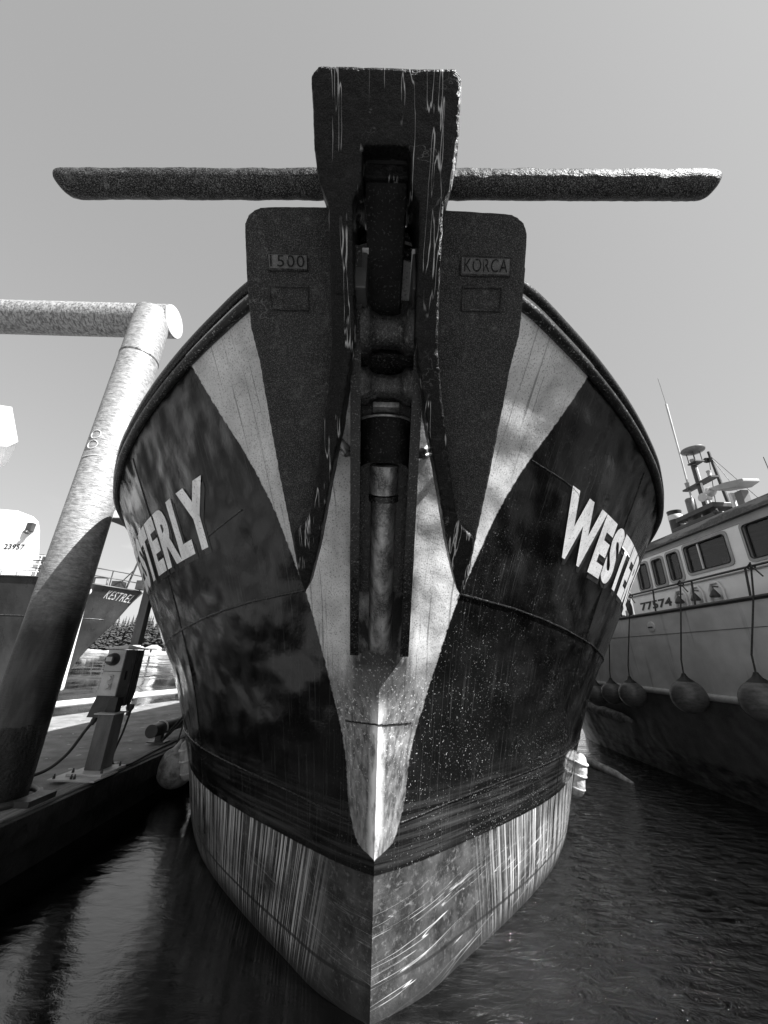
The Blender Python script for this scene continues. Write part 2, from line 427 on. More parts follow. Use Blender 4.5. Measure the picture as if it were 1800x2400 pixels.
def text_bm(body, bold=.03, cut=.06, cx=1.0, space=1.0):
    """flat lettering of cap height 1 starting at x 0, cut finely so it can be laid on a curved plate"""
    cu = bpy.data.curves.new('lettering', 'FONT'); cu.body = body; cu.size = 1.0; cu.offset = bold; cu.space_character = space
    cu.resolution_u = 4
    ob = bpy.data.objects.new('lettering', cu)
    me = bpy.data.meshes.new_from_object(ob)
    bpy.data.objects.remove(ob); bpy.data.curves.remove(cu)
    bm = bmesh.new(); bm.from_mesh(me); bpy.data.meshes.remove(me)
    bmesh.ops.remove_doubles(bm, verts=bm.verts, dist=1e-4)
    xs = [v.co.x for v in bm.verts]; ys = [v.co.y for v in bm.verts]
    x0, x1, y0, y1 = min(xs), max(xs), min(ys), max(ys)
    k = 1 / (y1 - y0)
    for v in bm.verts: v.co = Vector(((v.co.x - x0) * k * cx, (v.co.y - y0) * k, 0))
    width = (x1 - x0) * k * cx
    def cuts(n, ax):
        for i in range(1, n):
            co = Vector((0, 0, 0)); no = Vector((0, 0, 0)); co[ax] = i * cut; no[ax] = 1
            bmesh.ops.bisect_plane(bm, geom=bm.verts[:] + bm.edges[:] + bm.faces[:], plane_co=co, plane_no=no)
    if cut: cuts(int(width / cut) + 1, 0); cuts(int(1 / cut) + 1, 1)
    return bm, width
def lettering(name, body, f, mat, parent, bold=.03, cut=.06, cx=1.0, space=1.0, fit=None):
    """f(u, v) -> 3D, u 0..1 over the width when fit else in cap heights"""
    bm, wd = text_bm(body, bold, cut, cx, space)
    base = Vector((0, 0, 0)); p = parent
    while p is not None: base += Vector(p.location); p = p.parent
    for v in bm.verts:
        u = v.co.x / wd if fit else v.co.x
        v.co = Vector(f(u, v.co.y)) - base
    me = bpy.data.meshes.new(name); bm.to_mesh(me); bm.free()
    me.materials.append(MT[mat])
    o = bpy.data.objects.new(name, me); COL.objects.link(o); o.parent = parent
    return o

# ================================================================== SETTING
wm = MB()
wm.add([(-3000, -1500, 0), (3000, -1500, 0), (3000, 4000, 0), (-3000, 4000, 0)], [(0, 1, 2, 3)])
tag(wm.build('water', 'water'), kind='structure')

# far shore
sh = MB(); rows = []
for i in range(121):
    x = -420 + 7 * i
    j = 3 * math.sin(i * .7) + 2 * math.sin(i * 1.9)
    rows.append([(x, 196 + j, -.5), (x, 198 + j, .5), (x, 203 + j, 1.5 + .4 * math.sin(i * 2.3)), (x, 215, 2.6), (x, 330, 9 + 3 * math.sin(i * .13))])
sh.grid(rows, flip=False)
tag(sh.build('shore', 'beach', weld=True), kind='structure')

# ================================================================== WESTERLY HULL
S_ = np.array([0, .1, .25, .5, 1, 1.5, 2, 3, 4, 6, 9, 14, 20.])
ZL = np.array([-0.6, 0.0, 0.7, 1.6, 2.5, 3.3, 4.3])
B_ = np.array([
    [0, .10, .24, .44, .85, 1.22, 1.56, 2.12, 2.42, 2.8, 3.0, 3.1, 3.1],
    [0, .17, .38, .63, 1.12, 1.57, 1.96, 2.53, 2.88, 3.2, 3.4, 3.45, 3.45],
    [0, .17, .37, .66, 1.22, 1.72, 2.12, 2.70, 3.02, 3.35, 3.5, 3.55, 3.55],
    [0, .18, .40, .73, 1.33, 1.86, 2.30, 2.95, 3.33, 3.70, 3.85, 3.9, 3.9],
    [0, .20, .44, .80, 1.46, 2.04, 2.54, 3.25, 3.65, 4.0, 4.15, 4.2, 4.2],
    [0, .26, .57, .95, 1.64, 2.22, 2.72, 3.45, 3.86, 4.2, 4.35, 4.4, 4.4],
    [0, .42, .80, 1.20, 1.87, 2.44, 2.93, 3.66, 4.04, 4.35, 4.45, 4.5, 4.5]])
STZ = np.array([-0.6, 0, .7, 1.5, 2.2, 3.0, 3.6, 4.3, 5.0])
STY = np.array([3.35, 3.25, 3.18, 2.98, 2.70, 2.25, 1.85, 1.38, .9])
RS = np.array([0, 1, 2, 3, 4, 6, 9, 14, 20]); RZ = np.array([4.28, 4.15, 4.02, 3.9, 3.78, 3.55, 3.35, 3.2, 3.2])
YAW = .019
def pchip(x, y, q):
    x = np.asarray(x, float); y = np.asarray(y, float); h = np.diff(x); d = np.diff(y) / h
    m = np.zeros(len(x))
    for i in range(1, len(x) - 1):
        if d[i - 1] * d[i] > 0:
            w1 = 2 * h[i] + h[i - 1]; w2 = h[i] + 2 * h[i - 1]; m[i] = (w1 + w2) / (w1 / d[i - 1] + w2 / d[i])
    m[0] = d[0]; m[-1] = d[-1]
    q = np.clip(q, x[0], x[-1]); k = np.clip(np.searchsorted(x, q, side='right') - 1, 0, len(x) - 2)
    t = (q - x[k]) / h[k]; t2 = t * t; t3 = t2 * t
    return (2 * t3 - 3 * t2 + 1) * y[k] + (t3 - 2 * t2 + t) * h[k] * m[k] + (3 * t2 - 2 * t3) * y[k + 1] + (t3 - t2) * h[k] * m[k + 1]
def stem(z): return pchip(STZ, STY, np.asarray(z, float))
def rimz(s): return pchip(RS, RZ, np.asarray(s, float))
def hb(s, z):
    col = [pchip(S_, B_[k], np.array([s]))[0] for k in range(len(ZL))]
    return float(pchip(ZL, col, np.array([z]))[0])
def hp(side, s, z, off=0.):
    """point on the plating; off = metres outside it"""
    def P(s, z): return Vector((side * hb(s, z) + YAW * s, float(stem(z)) + s, z))
    p = P(s, z)
    if off:
        a = P(s + .02, z) - P(max(s - .02, 0), z); b = P(s, z + .02) - P(s, z - .02)
        n = a.cross(b).normalized()
        if n.x * side < 0: n = -n
        p = p + n * off
    return p

ship = thing('tugboat', (0, 8, 0), 'big black hulled tug moored bow-on, WESTERLY in white on both bows', 'tugboat')
NS, NZ = 230, 150
us = np.linspace(0, 1, NS); ss = 20 * us ** 2.2
cols = np.array([pchip(S_, B_[k], ss) for k in range(len(ZL))])
BZ = np.array([.83, .91, 1.05, 1.14, 1.39, 1.52, 1.81, 2.11, 2.53, 2.74, 3.12, 3.5, 3.77, 4.06, 4.3])
BS = np.array([.0, .07, .10, .115, .13, .145, .20, .26, .34, .385, .45, .55, .64, .73, .80])
verts = []; faces = []; bibv = []; uvv = []; sidev = []
rim_pts = {1: [], -1: []}
for side in (1, -1):
    o = len(verts)
    for i in range(NS):
        z = np.linspace(-.6, float(rimz(ss[i])), NZ)
        b = pchip(ZL, cols[:, i], z); yy = stem(z) + ss[i]
        e = pchip(BZ, BS, z) - ss[i]; e = np.where(z < .83, (z - .83) - ss[i], e)
        for j in range(NZ):
            verts.append((side * b[j] + YAW * ss[i], yy[j] - 8, z[j])); bibv.append(float(e[j])); uvv.append((float(ss[i]), float(z[j]))); sidev.append(side)
        rim_pts[side].append(Vector((side * b[-1] + YAW * ss[i], yy[-1], z[-1])))
    for i in range(NS - 1):
        for j in range(NZ - 1):
            q = (o + i * NZ + j, o + (i + 1) * NZ + j, o + (i + 1) * NZ + j + 1, o + i * NZ + j + 1)
            faces.append(q if side > 0 else q[::-1])
me = bpy.data.meshes.new('hull'); me.from_pydata(verts, [], faces)
me.polygons.foreach_set('use_smooth', [True] * len(faces))
at = me.attributes.new('bow_patch', 'FLOAT', 'POINT'); at.data.foreach_set('value', bibv)
uvl = me.uv_layers.new(name='plating')
li = np.zeros(len(me.loops), int); me.loops.foreach_get('vertex_index', li)
uvl.data.foreach_set('uv', np.array([(u + (31.3 if x < 0 else 0), v) for (u, v), x in zip(uvv, sidev)])[li].ravel())
al = me.attributes.new('along', 'FLOAT', 'POINT'); al.data.foreach_set('value', [u for u, v in uvv])
me.materials.append(MT['hull']); me.update()
hull = bpy.data.objects.new('hull', me); COL.objects.link(hull); hull.parent = ship

# weld seams
def seam(side, tab, r=.006, n=60):
    xs = [a for a, b in tab]; zs = [b for a, b in tab]
    q = np.linspace(xs[0], xs[-1], n); z = pchip(xs, zs, q)
    m = MB(); m.tube([hp(side, a, b + .0015 * math.sin(i * 2.7), .001) for i, (a, b) in enumerate(zip(q, z))], r, 6)
    return m.build('weld_seam', 'blacksteel', hull)
for sd_ in (1, -1):
    seam(sd_, [(.34, 2.55), (.70, 2.51), (1.16, 2.43), (1.75, 2.31), (2.5, 2.18), (4, 2.0), (8, 1.8)], .011)
    seam(sd_, [(.135, 1.80), (.0005, 1.66)], .006, 12)
    seam(sd_, [(.10, 1.02), (.4, 1.06), (1.0, 1.10), (2.1, 1.12), (3.5, 1.12)], .007)
    z_ = [rimz(1.72) - .08, 3.3, 2.6, 2.2, 1.2, .3]
    m = MB(); m.tube([hp(sd_, 1.72, float(z), .001) for z in np.linspace(3.9, .3, 50)], .006, 6); m.build('weld_seam', 'blacksteel', hull)
seam(1, [(.56, 3.50), (.95, 3.45), (1.0, 3.42)], .007, 14)
seam(-1, [(.66, 3.16), (1.0, 3.05)], .007, 14)

# name on both bows
arc_s = np.linspace(.9, 8, 300)
def arcs(side):
    P = [np.array(hp(side, a, 3.2)) for a in arc_s]
    d = [0.]
    for i in range(1, len(P)): d.append(d[-1] + float(np.linalg.norm(P[i][:2] - P[i - 1][:2])))
    return np.array(d)
AR = arcs(1)
LEN = 3.35
def name_f(side, off, du=0., dv=0.):
    def f(u, v):
        a = (u if side > 0 else 1 - u) * LEN + du
        s = float(np.interp(a, AR, arc_s))
        top = 3.48 - .065 * a; bot = 2.985 - .075 * a
        return hp(side, s, bot + (top - bot) * v + dv, off)
    return f
for sd_ in (1, -1):
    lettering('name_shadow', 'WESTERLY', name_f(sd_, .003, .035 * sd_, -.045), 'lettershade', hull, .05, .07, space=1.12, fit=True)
    lettering('name_lettering', 'WESTERLY', name_f(sd_, .007), 'letter', hull, .05, .07, space=1.12, fit=True)

# cap rail and the rubber guard below it
rail_pts = [p + Vector((0, 0, .03)) for p in rim_pts[-1][::-1]] + [p + Vector((0, 0, .03)) for p in rim_pts[1][1:]]
m = MB(); m.tube(rail_pts, .038, 12); m.build('cap_rail', 'blacksteel', ship)
def guard_line(side):
    q = []
    for i in range(4, NS):
        q.append(hp(side, float(ss[i]), float(rimz(ss[i])) - .058, .016))
    return q
gl = guard_line(-1)[::-1] + guard_line(1)
m = MB(); m.tube(gl, .036, 10); m.build('rubber_guard', 'rubber', ship)
# bulwark inside and foredeck
inner = MB(); GI = []
for sd_, seq in ((-1, ss[6::3][::-1]), (1, ss[6::3])):
    for a_ in seq:
        zt = float(rimz(a_))
        GI.append([hp(sd_, float(a_), zt, -.05), hp(sd_, float(a_), zt - .5, -.07), hp(sd_, float(a_), zt - .95, -.07)])
inner.grid(GI); inner.build('bulwark_lining', 'deckpaint', ship)
dk = MB()
q = []
for a in ss[5::6]:
    zz = float(rimz(a)) - .9
    if float(stem(zz)) + a > 19: break
    q.append([hp(-1, float(a), zz, -.02), hp(1, float(a), zz, -.02)])
dk.grid(q, smooth=False); dk.build('foredeck', 'deckpaint', ship)

# bow channel: two cheek plates, chute pipe, rollers
AXX = -.005
CZ = [2.10, 2.3, 2.6, 2.9, 3.2, 3.6, 3.85, 4.0]; CO = [.03, .10, .17, .21, .25, .29, .30, .30]
def chk(z, k=1.): return float(stem(z)) - k * float(np.interp(z, CZ, CO))
ch = thing  # readability
chan = MB()
for sx in (-1, 1):
    zz = np.linspace(2.10, 4.0, 30)
    x0, x1 = sx * .150 + AXX, sx * .172 + AXX
    G1 = [[(x0, chk(z), z), (x0, stem(z) + .12, z)] for z in zz]; G2 = [[(x1, chk(z), z), (x1, stem(z) + .12, z)] for z in zz]
    poly = [(chk(z), z) for z in zz] + [(float(stem(z)) + .2, z) for z in zz[::-1]]
    c = MB(); c.prism(poly, lambda u, v, n: (n, u, v), min(x0, x1), max(x0, x1)); c.build('channel_cheek', 'blacksteel', ship, bevel=.004)
    fl = MB(); fl.grid([[(sx * a + AXX, chk(z) - b, z) for a, b in ((.140, .0), (.140, .016), (.196, .016), (.196, .0))] for z in zz], smooth=False)
    fl.build('cheek_flange', 'blacksteel', ship)
    bd = MB(); bd.tube([(sx * .146 + AXX, chk(z) + .012, z) for z in zz[:-8]], .006, 6); bd.build('weld_seam', 'wornsteel', ship)
m = MB(); zb = np.linspace(2.5, 4.0, 24)
m.grid([[(-.149 + AXX, stem(z) - .012, z), (.149 + AXX, stem(z) - .012, z)] for z in zb], smooth=False); m.build('channel_back', 'blacksteel', ship)
m = MB()
zz = np.linspace(2.15, 3.02, 24)
m.tube([(AXX, chk(z, .55) + .02, z) for z in zz], .078, 20); m.build('chute_pipe', 'wornsteel', ship)
m = MB(); m.tube([(AXX, chk(z, .55) + .02, z) for z in (3.0, 3.03)], .092, 20); m.build('pipe_collar', 'blacksteel', ship)
m = MB(); m.tube([(AXX, chk(z, .6) + .01, z) for z in (3.03, 3.10, 3.17)], .086, 20); m.build('pipe_sleeve', 'wornsteel', ship)
# dark throat above the sleeve with a curved lip
m = MB(); G = []
for z in np.linspace(3.17, 3.40, 6):
    G.append([(AXX + .148 * math.sin(a), chk(z, .35) + .0 - .12 * math.cos(a) * .8, z) for a in np.linspace(-math.pi / 2, math.pi / 2, 13)])
m.grid(G); m.build('throat_plate', 'shank', ship)
m = MB(); m.tube([(AXX + .148 * math.sin(a), chk(3.4, .35) - .10 * math.cos(a), 3.405 - .03 * math.cos(a)) for a in np.linspace(-math.pi / 2, math.pi / 2, 15)], .008, 8)
m.build('throat_lip', 'wornsteel', ship)
m = MB(); m.box((-.075 + AXX, chk(3.42, .8), 3.405), (.075 + AXX, chk(3.42, .8) + .06, 3.44)); m.build('lip_stop', 'wornsteel', ship, bevel=.004)
for z, r in ((3.52, .085), (3.75, .11)):
    m = MB()
    yc = chk(z, .62)
    m.lathe([(r * 1.25, -.145), (r * 1.25, -.105), (r * .95, -.085), (r * .8, -.05), (r * .76, 0), (r * .8, .05), (r * .95, .085), (r * 1.25, .105), (r * 1.25, .145)], (AXX, yc, z), (1, 0, 0), 32)
    m.build('bow_roller', 'roller', ship)
m = MB(); m.box((-.15 + AXX, chk(3.63, .75), 3.625), (.15 + AXX, chk(3.63, .2), 3.645)); m.build('roller_shelf', 'blacksteel', ship)
for sx in (-1, 1):
    m = MB(); xa, xb = sx * .115 + AXX, sx * .185 + AXX
    m.box((min(xa, xb), 1.32, 3.78), (max(xa, xb), 1.62, 4.03)); m.build('roller_housing', 'darkmetal', ship, bevel=.006)
    m = MB(); m.box((min(xa, xb) - .004, 1.31, 4.033), (max(xa, xb) + .004, 1.63, 4.048)); m.build('housing_lid', 'alulight', ship)
    m = MB(); m.tube([hp(sx, .14, 3.45, .0) + Vector((0, -.03, 0)), (sx * .20 + AXX, chk(3.22, .75), 3.20)], .026, 10); m.build('channel_brace', 'wornsteel', ship)
    m = MB(); m.tube([hp(sx, .20, 3.43, .0) + Vector((0, -.03, 0)), (sx * .225 + AXX, chk(3.22, .65), 3.20)], .016, 10); m.build('channel_brace', 'wornsteel', ship)

# ================================================================== ANCHOR
AO = Vector((0, 2.3, 2.49)); AV = Vector((0, -.545, .838)).normalized(); AN = Vector((0, -.838, -.545)).normalized()
anchor = thing('anchor', AO, 'huge dark iron anchor hung under the bow with spade flukes and a long cross bar', 'anchor')
def af(u, v, n): return AO + AV * v + AN * n + Vector((u - .02 * v + .008, 0, 0))
def casting(o, vox=.011, disp=.010):
    r = o.modifiers.new('remesh', 'REMESH'); r.mode = 'VOXEL'; r.voxel_size = vox; r.use_smooth_shade = True
    s1 = o.modifiers.new('smooth', 'SMOOTH'); s1.iterations = 6; s1.factor = .5
    tx = bpy.data.textures.new('casting_lumps', 'CLOUDS'); tx.noise_scale = .07; tx.noise_depth = 3
    d = o.modifiers.new('lumps', 'DISPLACE'); d.texture = tx; d.strength = disp; d.texture_coords = 'GLOBAL'; d.mid_level = .5
for sx in (-1, 1):
    out = [(.475, -.005), (.520, .10), (.553, .35), (.60, .66), (.638, .95), (.678, 1.28), (.715, 1.46), (.718, 1.70), (.716, 1.89), (.710, 1.935), (.688, 1.975), (.655, 1.998), (.60, 2.01), (.20, 2.02), (.17, 1.5), (.22, 1.0), (.30, .62), (.40, .20), (.455, .0)]
    poly = [(sx * a, b) for a, b in (out if sx > 0 else out[::-1])]
    m = MB(); m.prism(poly, af, -.055, 0.)
    # raised rib along the inner edge down to the solid point
    rib = [(.470, -.03), (.505, .10), (.520, .30), (.515, .355), (.455, .40), (.415, .47), (.352, .79), (.292, 1.13), (.262, 1.37), (.262, 1.62),
           (.15, 1.62), (.147, 1.40), (.19, 1.17), (.226, .96), (.291, .67), (.37, .28), (.44, .02)]
    poly = [(sx * a, b) for a, b in (rib if sx > 0 else rib[::-1])]
    fl = m.build('fluke', 'fluke', anchor, weld=True)
    m2 = MB(); m2.prism(poly, af, -.09, lambda u, v: .045 + .125 * min(1, max(0, v) / 1.5) if v > .15 else .045)
    rb = m2.build('fluke_rib', 'crown', anchor, weld=True)
    casting(fl, .010, .004); casting(rb, .010, .008)
    if sx > 0: flr = fl
    else: fll = fl
cr_ = [(.262, 1.56), (.258, 1.72), (.262, 1.93), (.298, 2.01), (.312, 2.09), (.318, 2.17), (.322, 2.40), (.295, 2.435)]
sl = [(.145, 1.56), (.150, 1.72), (.150, 1.94), (.108, 2.01), (.104, 2.155)]
poly = [sl[0], *cr_] + [(-a, b) for a, b in cr_[::-1]] + [(-a, b) for a, b in sl] + [(a, b) for a, b in sl[::-1][:-1]]
m = MB(); m.prism(poly, lambda u, v, n: af(u, v, n), lambda u, v: .02 if v > 2.1 else -.10, lambda u, v: .20 - (.03 if v < 1.7 else 0))
cw = m.build('crown', 'crown', anchor, weld=True); casting(cw, .010, .007)
# deep side walls of the crown slot and its upper lip
m = MB()
for sx in (-1, 1):
    m.prism([(sx * a, b) for a, b in ([(.150, 1.75), (.225, 1.75), (.235, 2.0), (.20, 2.2), (.115, 2.2), (.115, 2.02), (.150, 1.95)][::sx])], af, -.34, .0)
m.prism([(-.2, 2.10), (.2, 2.10), (.2, 2.2), (-.2, 2.2)], af, -.34, .01)
cc = m.build('crown_cheeks', 'shank', anchor); 
m = MB(); m.prism([(-.106, 2.085), (.106, 2.085), (.106, 2.15), (-.106, 2.15)], af, -.02, .10); m.build('slot_lip', 'crown', anchor, bevel=.01)
# cross bar, its ends cut on the slant
m = MB()
xs_ = [-1.640, -1.634, -1.620, -1.592] + list(np.linspace(-1.55, 1.55, 56)) + [1.60, 1.622, 1.632, 1.637]
rs = [.018, .040, .056, .062] + [.063 + .0012 * math.sin(i * 1.3) for i in range(56)] + [.062, .056, .040, .018]
m.tube([af(x, 2.135 + .022 * x, -.035) for x in xs_], .06, 18, rs=rs)
for i, p in enumerate(m.v):
    q = Vector(p); dz = (q - af(0, 2.135 + .022 * q.x, -.035)).dot(AV)
    if q.x < -1.58: m.v[i] = (q.x - dz * .45, q.y, q.z)
    if q.x > 1.57: m.v[i] = (q.x + dz * .35, q.y, q.z)
st = m.build('stock_bar', 'stock', anchor); casting(st, .012, .008)
# shank: flat bar from the crown in over the rollers
m = MB(); sh0 = af(0, 2.12, .03); 
P = [(1.02, 4.30), (1.16, 4.22), (1.40, 4.03), (1.60, 3.92), (2.05, 3.80)]
wv = [.100, .100, .095, .090, .088]
G = []
for (y, z), wd in zip(P, wv):
    G.append([(-wd - .03, y, z - .05), (wd - .03, y, z - .05), (wd - .03, y + .03, z + .07), (-wd - .03, y + .03, z + .07), (-wd - .03, y, z - .05)])
m.grid(G, smooth=False); n_ = len(m.v)
m.f += [(0, 1, 2, 3), (n_ - 5, n_ - 2, n_ - 3, n_ - 4)]; m.sm += [False, False]
m.build('shank', 'shank', anchor, bevel=.01)
# raised weight and maker's word, and the square pads
def relief(word, u0, u1, v0, v1, fluke):
    lettering('relief_lettering', word, lambda u, v: af(u0 + (u1 - u0) * (.06 + .88 * u), v0 + (v1 - v0) * (.14 + .72 * v), .012), 'crown', fluke, .0, .12, space=1.1, fit=True)
    m = MB(); t = .008
    c = [(u0, v0), (u1, v0), (u1, v1), (u0, v1), (u0, v0)]
    m.tube([af(a, b, .004) for a, b in c], .007, 6, caps=False)
    m.build('relief_frame', 'fluke', fluke)
    m = MB(); G = [[af(u0, v0, .005), af(u0, v1, .005)], [af(u1, v0, .005), af(u1, v1, .005)]]
    m.grid(G, smooth=False); m.build('relief_panel', 'reliefpanel', fluke)
MT['reliefpanel'] = cast('cast_iron_panel', .075, .6, 0)
relief('1500', -.60, -.40, 1.725, 1.80, fll)
relief('KORCA', .385, .635, 1.725, 1.81, flr)
for u0, u1, v0, v1, fk in ((-.60, -.40, 1.54, 1.65, fll), (.40, .60, 1.56, 1.67, flr)):
    m = MB(); m.tube([af(a, b, .003) for a, b in ((u0, v0), (u1, v0), (u1, v1), (u0, v1), (u0, v0))], .008, 6, caps=False); m.build('relief_frame', 'fluke', fk)

# ================================================================== DOCK
DZ = .55
dock = thing('floating_dock', (-5.3, 6, 0), 'low concrete floating dock along the left of the black tug, with pale timber edge', 'dock')
DP = [(-3.46, 1.0), (-3.46, 10.2), (-4.2, 12.2), (-5.2, 16.5), (-5.9, 17), (-7.6, 10.6), (-8.6, 7.0), (-9.5, 1.0), (-9.5, -5.0), (8, -5.0), (8, 1.0)]
m = MB(); m.prism(DP, lambda u, v, n: (u, v, n), .35, DZ); m.build('dock_deck', 'deck', dock)
DQ = [((a + 5.5) * .985 - 5.5 + (.0), b * .995) for a, b in DP]
m = MB(); m.prism([(-3.5, .95), (-3.5, 10.2), (-4.24, 12.2), (-5.24, 16.4), (-5.9, 16.9), (-7.5, 10.6), (-8.5, 7.0), (-9.4, 1.0), (-9.4, -4.9), (7.9, -4.9), (7.9, .95)], lambda u, v, n: (u, v, n), -.4, .349)
m.build('dock_float', 'dockside', dock)
def edge(a, b, x0, x1, z0, z1, name, mat):
    a = Vector((*a, 0)); b = Vector((*b, 0)); d = (b - a).normalized(); nrm = Vector((d.y, -d.x, 0))
    c = [a + nrm * x0, b + nrm * x0, b + nrm * x1, a + nrm * x1]
    m = MB(); m.add([(p.x, p.y, z) for z in (z0, z1) for p in c], [(0, 1, 2, 3), (7, 6, 5, 4), (0, 4, 5, 1), (1, 5, 6, 2), (2, 6, 7, 3), (3, 7, 4, 0)])
    m.build(name, mat, dock, bevel=.008)
yy = 1.0
while yy < 10.1:
    y2 = min(yy + 3.05, 10.2); edge((-3.46, yy), (-3.46, y2 - .008), -.26, -.005, DZ + .003, DZ + .033, 'edge_timber', 'timber')
    edge((-3.46, yy), (-3.46, y2 - .008), .003, .07, .30, DZ + .012, 'edge_fascia', 'dockside'); yy = y2
edge((-3.46, 10.21), (-4.2, 12.2), -.26, -.005, DZ + .003, DZ + .033, 'edge_timber', 'timber')
# bull rails: pipe on brackets, a thing each
def bullrail(pts, r, mat, label, brack):
    t = thing('bull_rail', Vector(pts[0]) * Vector((1, 1, 0)) + Vector((0, 0, DZ)) if False else (pts[0][0], pts[0][1], DZ), label, 'bull rail')
    m = MB(); m.tube(pts, r, 20); m.build('rail_pipe', mat, t)
    for k in brack:
        p = Vector(pts[0]).lerp(Vector(pts[-1]), k); d = (Vector(pts[-1]) - Vector(pts[0])).normalized()
        m = MB(); m.box((p.x - .05, p.y - .05, DZ + .02), (p.x + .05, p.y + .05, p.z - r * .6)); m.box((p.x - .15, p.y - .11, DZ + .034), (p.x + .15, p.y + .11, DZ + .052))
        m.build('rail_bracket', 'darkmetal', t)
        m = MB(); m.tube([p + d * .0 + Vector((math.cos(a) * (r + .012), 0, math.sin(a) * (r + .012))) for a in np.linspace(-.3, math.pi + .3, 16)], .014, 8); m.build('pipe_strap', 'alulight', t)
    return t
bullrail([(-3.86, 7.35, .80), (-3.86, 10.0, .80)], .105, 'darkmetal', 'dark pipe bull rail on brackets near the dock edge, its round end by the tug', (.12, .75))
bullrail([(-8.55, 7.6, .80), (-7.30, 11.9, .80)], .075, 'white', 'white pipe bull rail on the far dock edge behind the power pedestal', (.1, .5, .93))
bullrail([(-7.24, 12.15, .82), (-6.2, 15.8, .82)], .085, 'white', 'white pipe bull rail on the far dock edge, the length nearest the tug', (.06, .5, .9))

# big steel pile and cross pipe
pile = thing('mooring_pile', (-3.98, 4.77, 0), 'tall galvanised steel pile beside the dock, dark and crusted at its foot', 'pile')
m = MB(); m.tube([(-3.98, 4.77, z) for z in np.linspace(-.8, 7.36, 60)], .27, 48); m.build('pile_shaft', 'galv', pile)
m = MB(); m.lathe([(.271, -.02), (.276, -.012), (.276, .012), (.271, .02)], (-3.98, 4.77, 6.42), n=48); m.build('weld_band', 'wornsteel', pile)
m = MB(); m.tube([(-8.6, 4.92, 7.40), (-6, 4.92, 7.40), (-3.72, 4.92, 7.40)], .27, 48); cp = m.build('cross_pipe', 'pipe', pile)
m = MB(); m.lathe([(.262, 0), (.262, .012)], (-3.722, 4.92, 7.40), (1, 0, 0), 48, smooth=False); m.build('end_plate', 'alulight', cp)
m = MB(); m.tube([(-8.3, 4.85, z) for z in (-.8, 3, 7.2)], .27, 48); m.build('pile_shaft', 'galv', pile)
m = MB()
for k, zc in enumerate((4.70, 4.86)):
    m.tube([(-3.98 + .274 * math.sin(a0), 4.77 - .274 * math.cos(a0), zc + .065 * math.sin(a)) for a in np.linspace(0, 6.28, 20) for a0 in [-.12 + .26 * math.cos(a)]], .005, 6, caps=False)
m.tube([(-3.98 + .274 * math.sin(a), 4.77 - .274 * math.cos(a), 4.53 + .03 * a) for a in np.linspace(-.5, .3, 9)], .005, 6)
m.build('chalk_number', 'white', pile)
hoop = MB(); hoop.tube([(-3.98 + .36 * math.cos(a), 4.77 + .36 * math.sin(a), DZ + .06) for a in np.linspace(0, 2 * math.pi, 40)], .035, 8, caps=False)
hoop.box((-3.66, 4.6, DZ + .036), (-3.48, 4.95, DZ + .09)); 
tag(hoop.build('pile_hoop', 'darkmetal', weld=False), 'dark steel guide hoop on the dock round the foot of the tall pile', 'pile hoop')

# power pedestal with a lamp post
ped = thing('power_pedestal', (-3.62, 5.75, DZ), 'grey dock power pedestal with round meter, two sockets and lidded box beside the tug', 'power pedestal')
m = MB(); m.box((-3.98, 5.42, DZ + .034), (-3.40, 5.86, DZ + .054)); m.build('base_plate', 'alulight', ped, bevel=.003)
m = MB(); m.box((-3.86, 5.56, DZ + .056), (-3.42, 6.05, DZ + .082)); m.build('base_plate', 'alulight', ped, bevel=.003)
for bx, by in ((-3.93, 5.47), (-3.68, 5.47), (-3.82, 5.62), (-3.46, 5.62), (-3.46, 5.98), (-3.72, 5.47)):
    m = MB(); m.lathe([(.014, 0), (.014, .03), (.008, .03), (.008, .05)], (bx, by, DZ + (.054 if by < 5.5 else .082)), n=6, smooth=False); m.build('bolt', 'darkmetal', ped)
m = MB(); m.prism([(-3.76, 5.72), (-3.55, 5.72), (-3.55, 5.95), (-3.76, 5.95)], lambda u, v, n: (u, v, n), DZ + .084, 1.27); m.build('column', 'greybox', ped, bevel=.006)
m = MB(); m.box((-3.80, 5.69, 1.272), (-3.52, 5.98, 1.285)); m.build('column_cap', 'alulight', ped)
m = MB(); m.box((-3.72, 5.80, 1.287), (-3.60, 5.92, 1.47)); m.build('neck', 'darkmetal', ped)
# cabinet: straight body, tapering below
m = MB(); cab = [(5.90, 2.09), (5.90, 1.47), (6.05, 1.33), (6.28, 1.33), (6.34, 1.47), (6.34, 2.09)]
m.prism(cab, lambda u, v, n: (n, u, v), -3.97, -3.70); cabo = m.build('cabinet', 'alu', ped, bevel=.004)
m = MB(); m.add([(-4.0, 5.86, 2.095), (-3.67, 5.86, 2.095), (-3.67, 6.38, 2.095), (-4.0, 6.38, 2.095), (-4.0, 5.86, 2.11), (-3.67, 5.86, 2.11), (-3.67, 6.38, 2.11), (-4.0, 6.38, 2.11), (-3.835, 6.12, 2.16)],
      [(3, 2, 1, 0), (0, 1, 5, 4), (1, 2, 6, 5), (2, 3, 7, 6), (3, 0, 4, 7), (4, 5, 8), (5, 6, 8), (6, 7, 8), (7, 4, 8)]); m.build('cabinet_lid', 'alulight', ped)
m = MB(); m.box((-3.96, 5.888, 1.80), (-3.71, 5.897, 2.085)); m.build('meter_panel', 'alulight', cabo)
m = MB(); m.box((-3.96, 5.888, 1.48), (-3.71, 5.897, 1.79)); m.build('socket_panel', 'alulight', cabo)
m = MB(); m.prism([(5.897, 1.475), (5.80, 1.22), (6.03, 1.22), (6.04, 1.475)], lambda u, v, n: (n, u, v), -3.965, -3.75); m.build('cable_hood', 'darkmetal', ped)
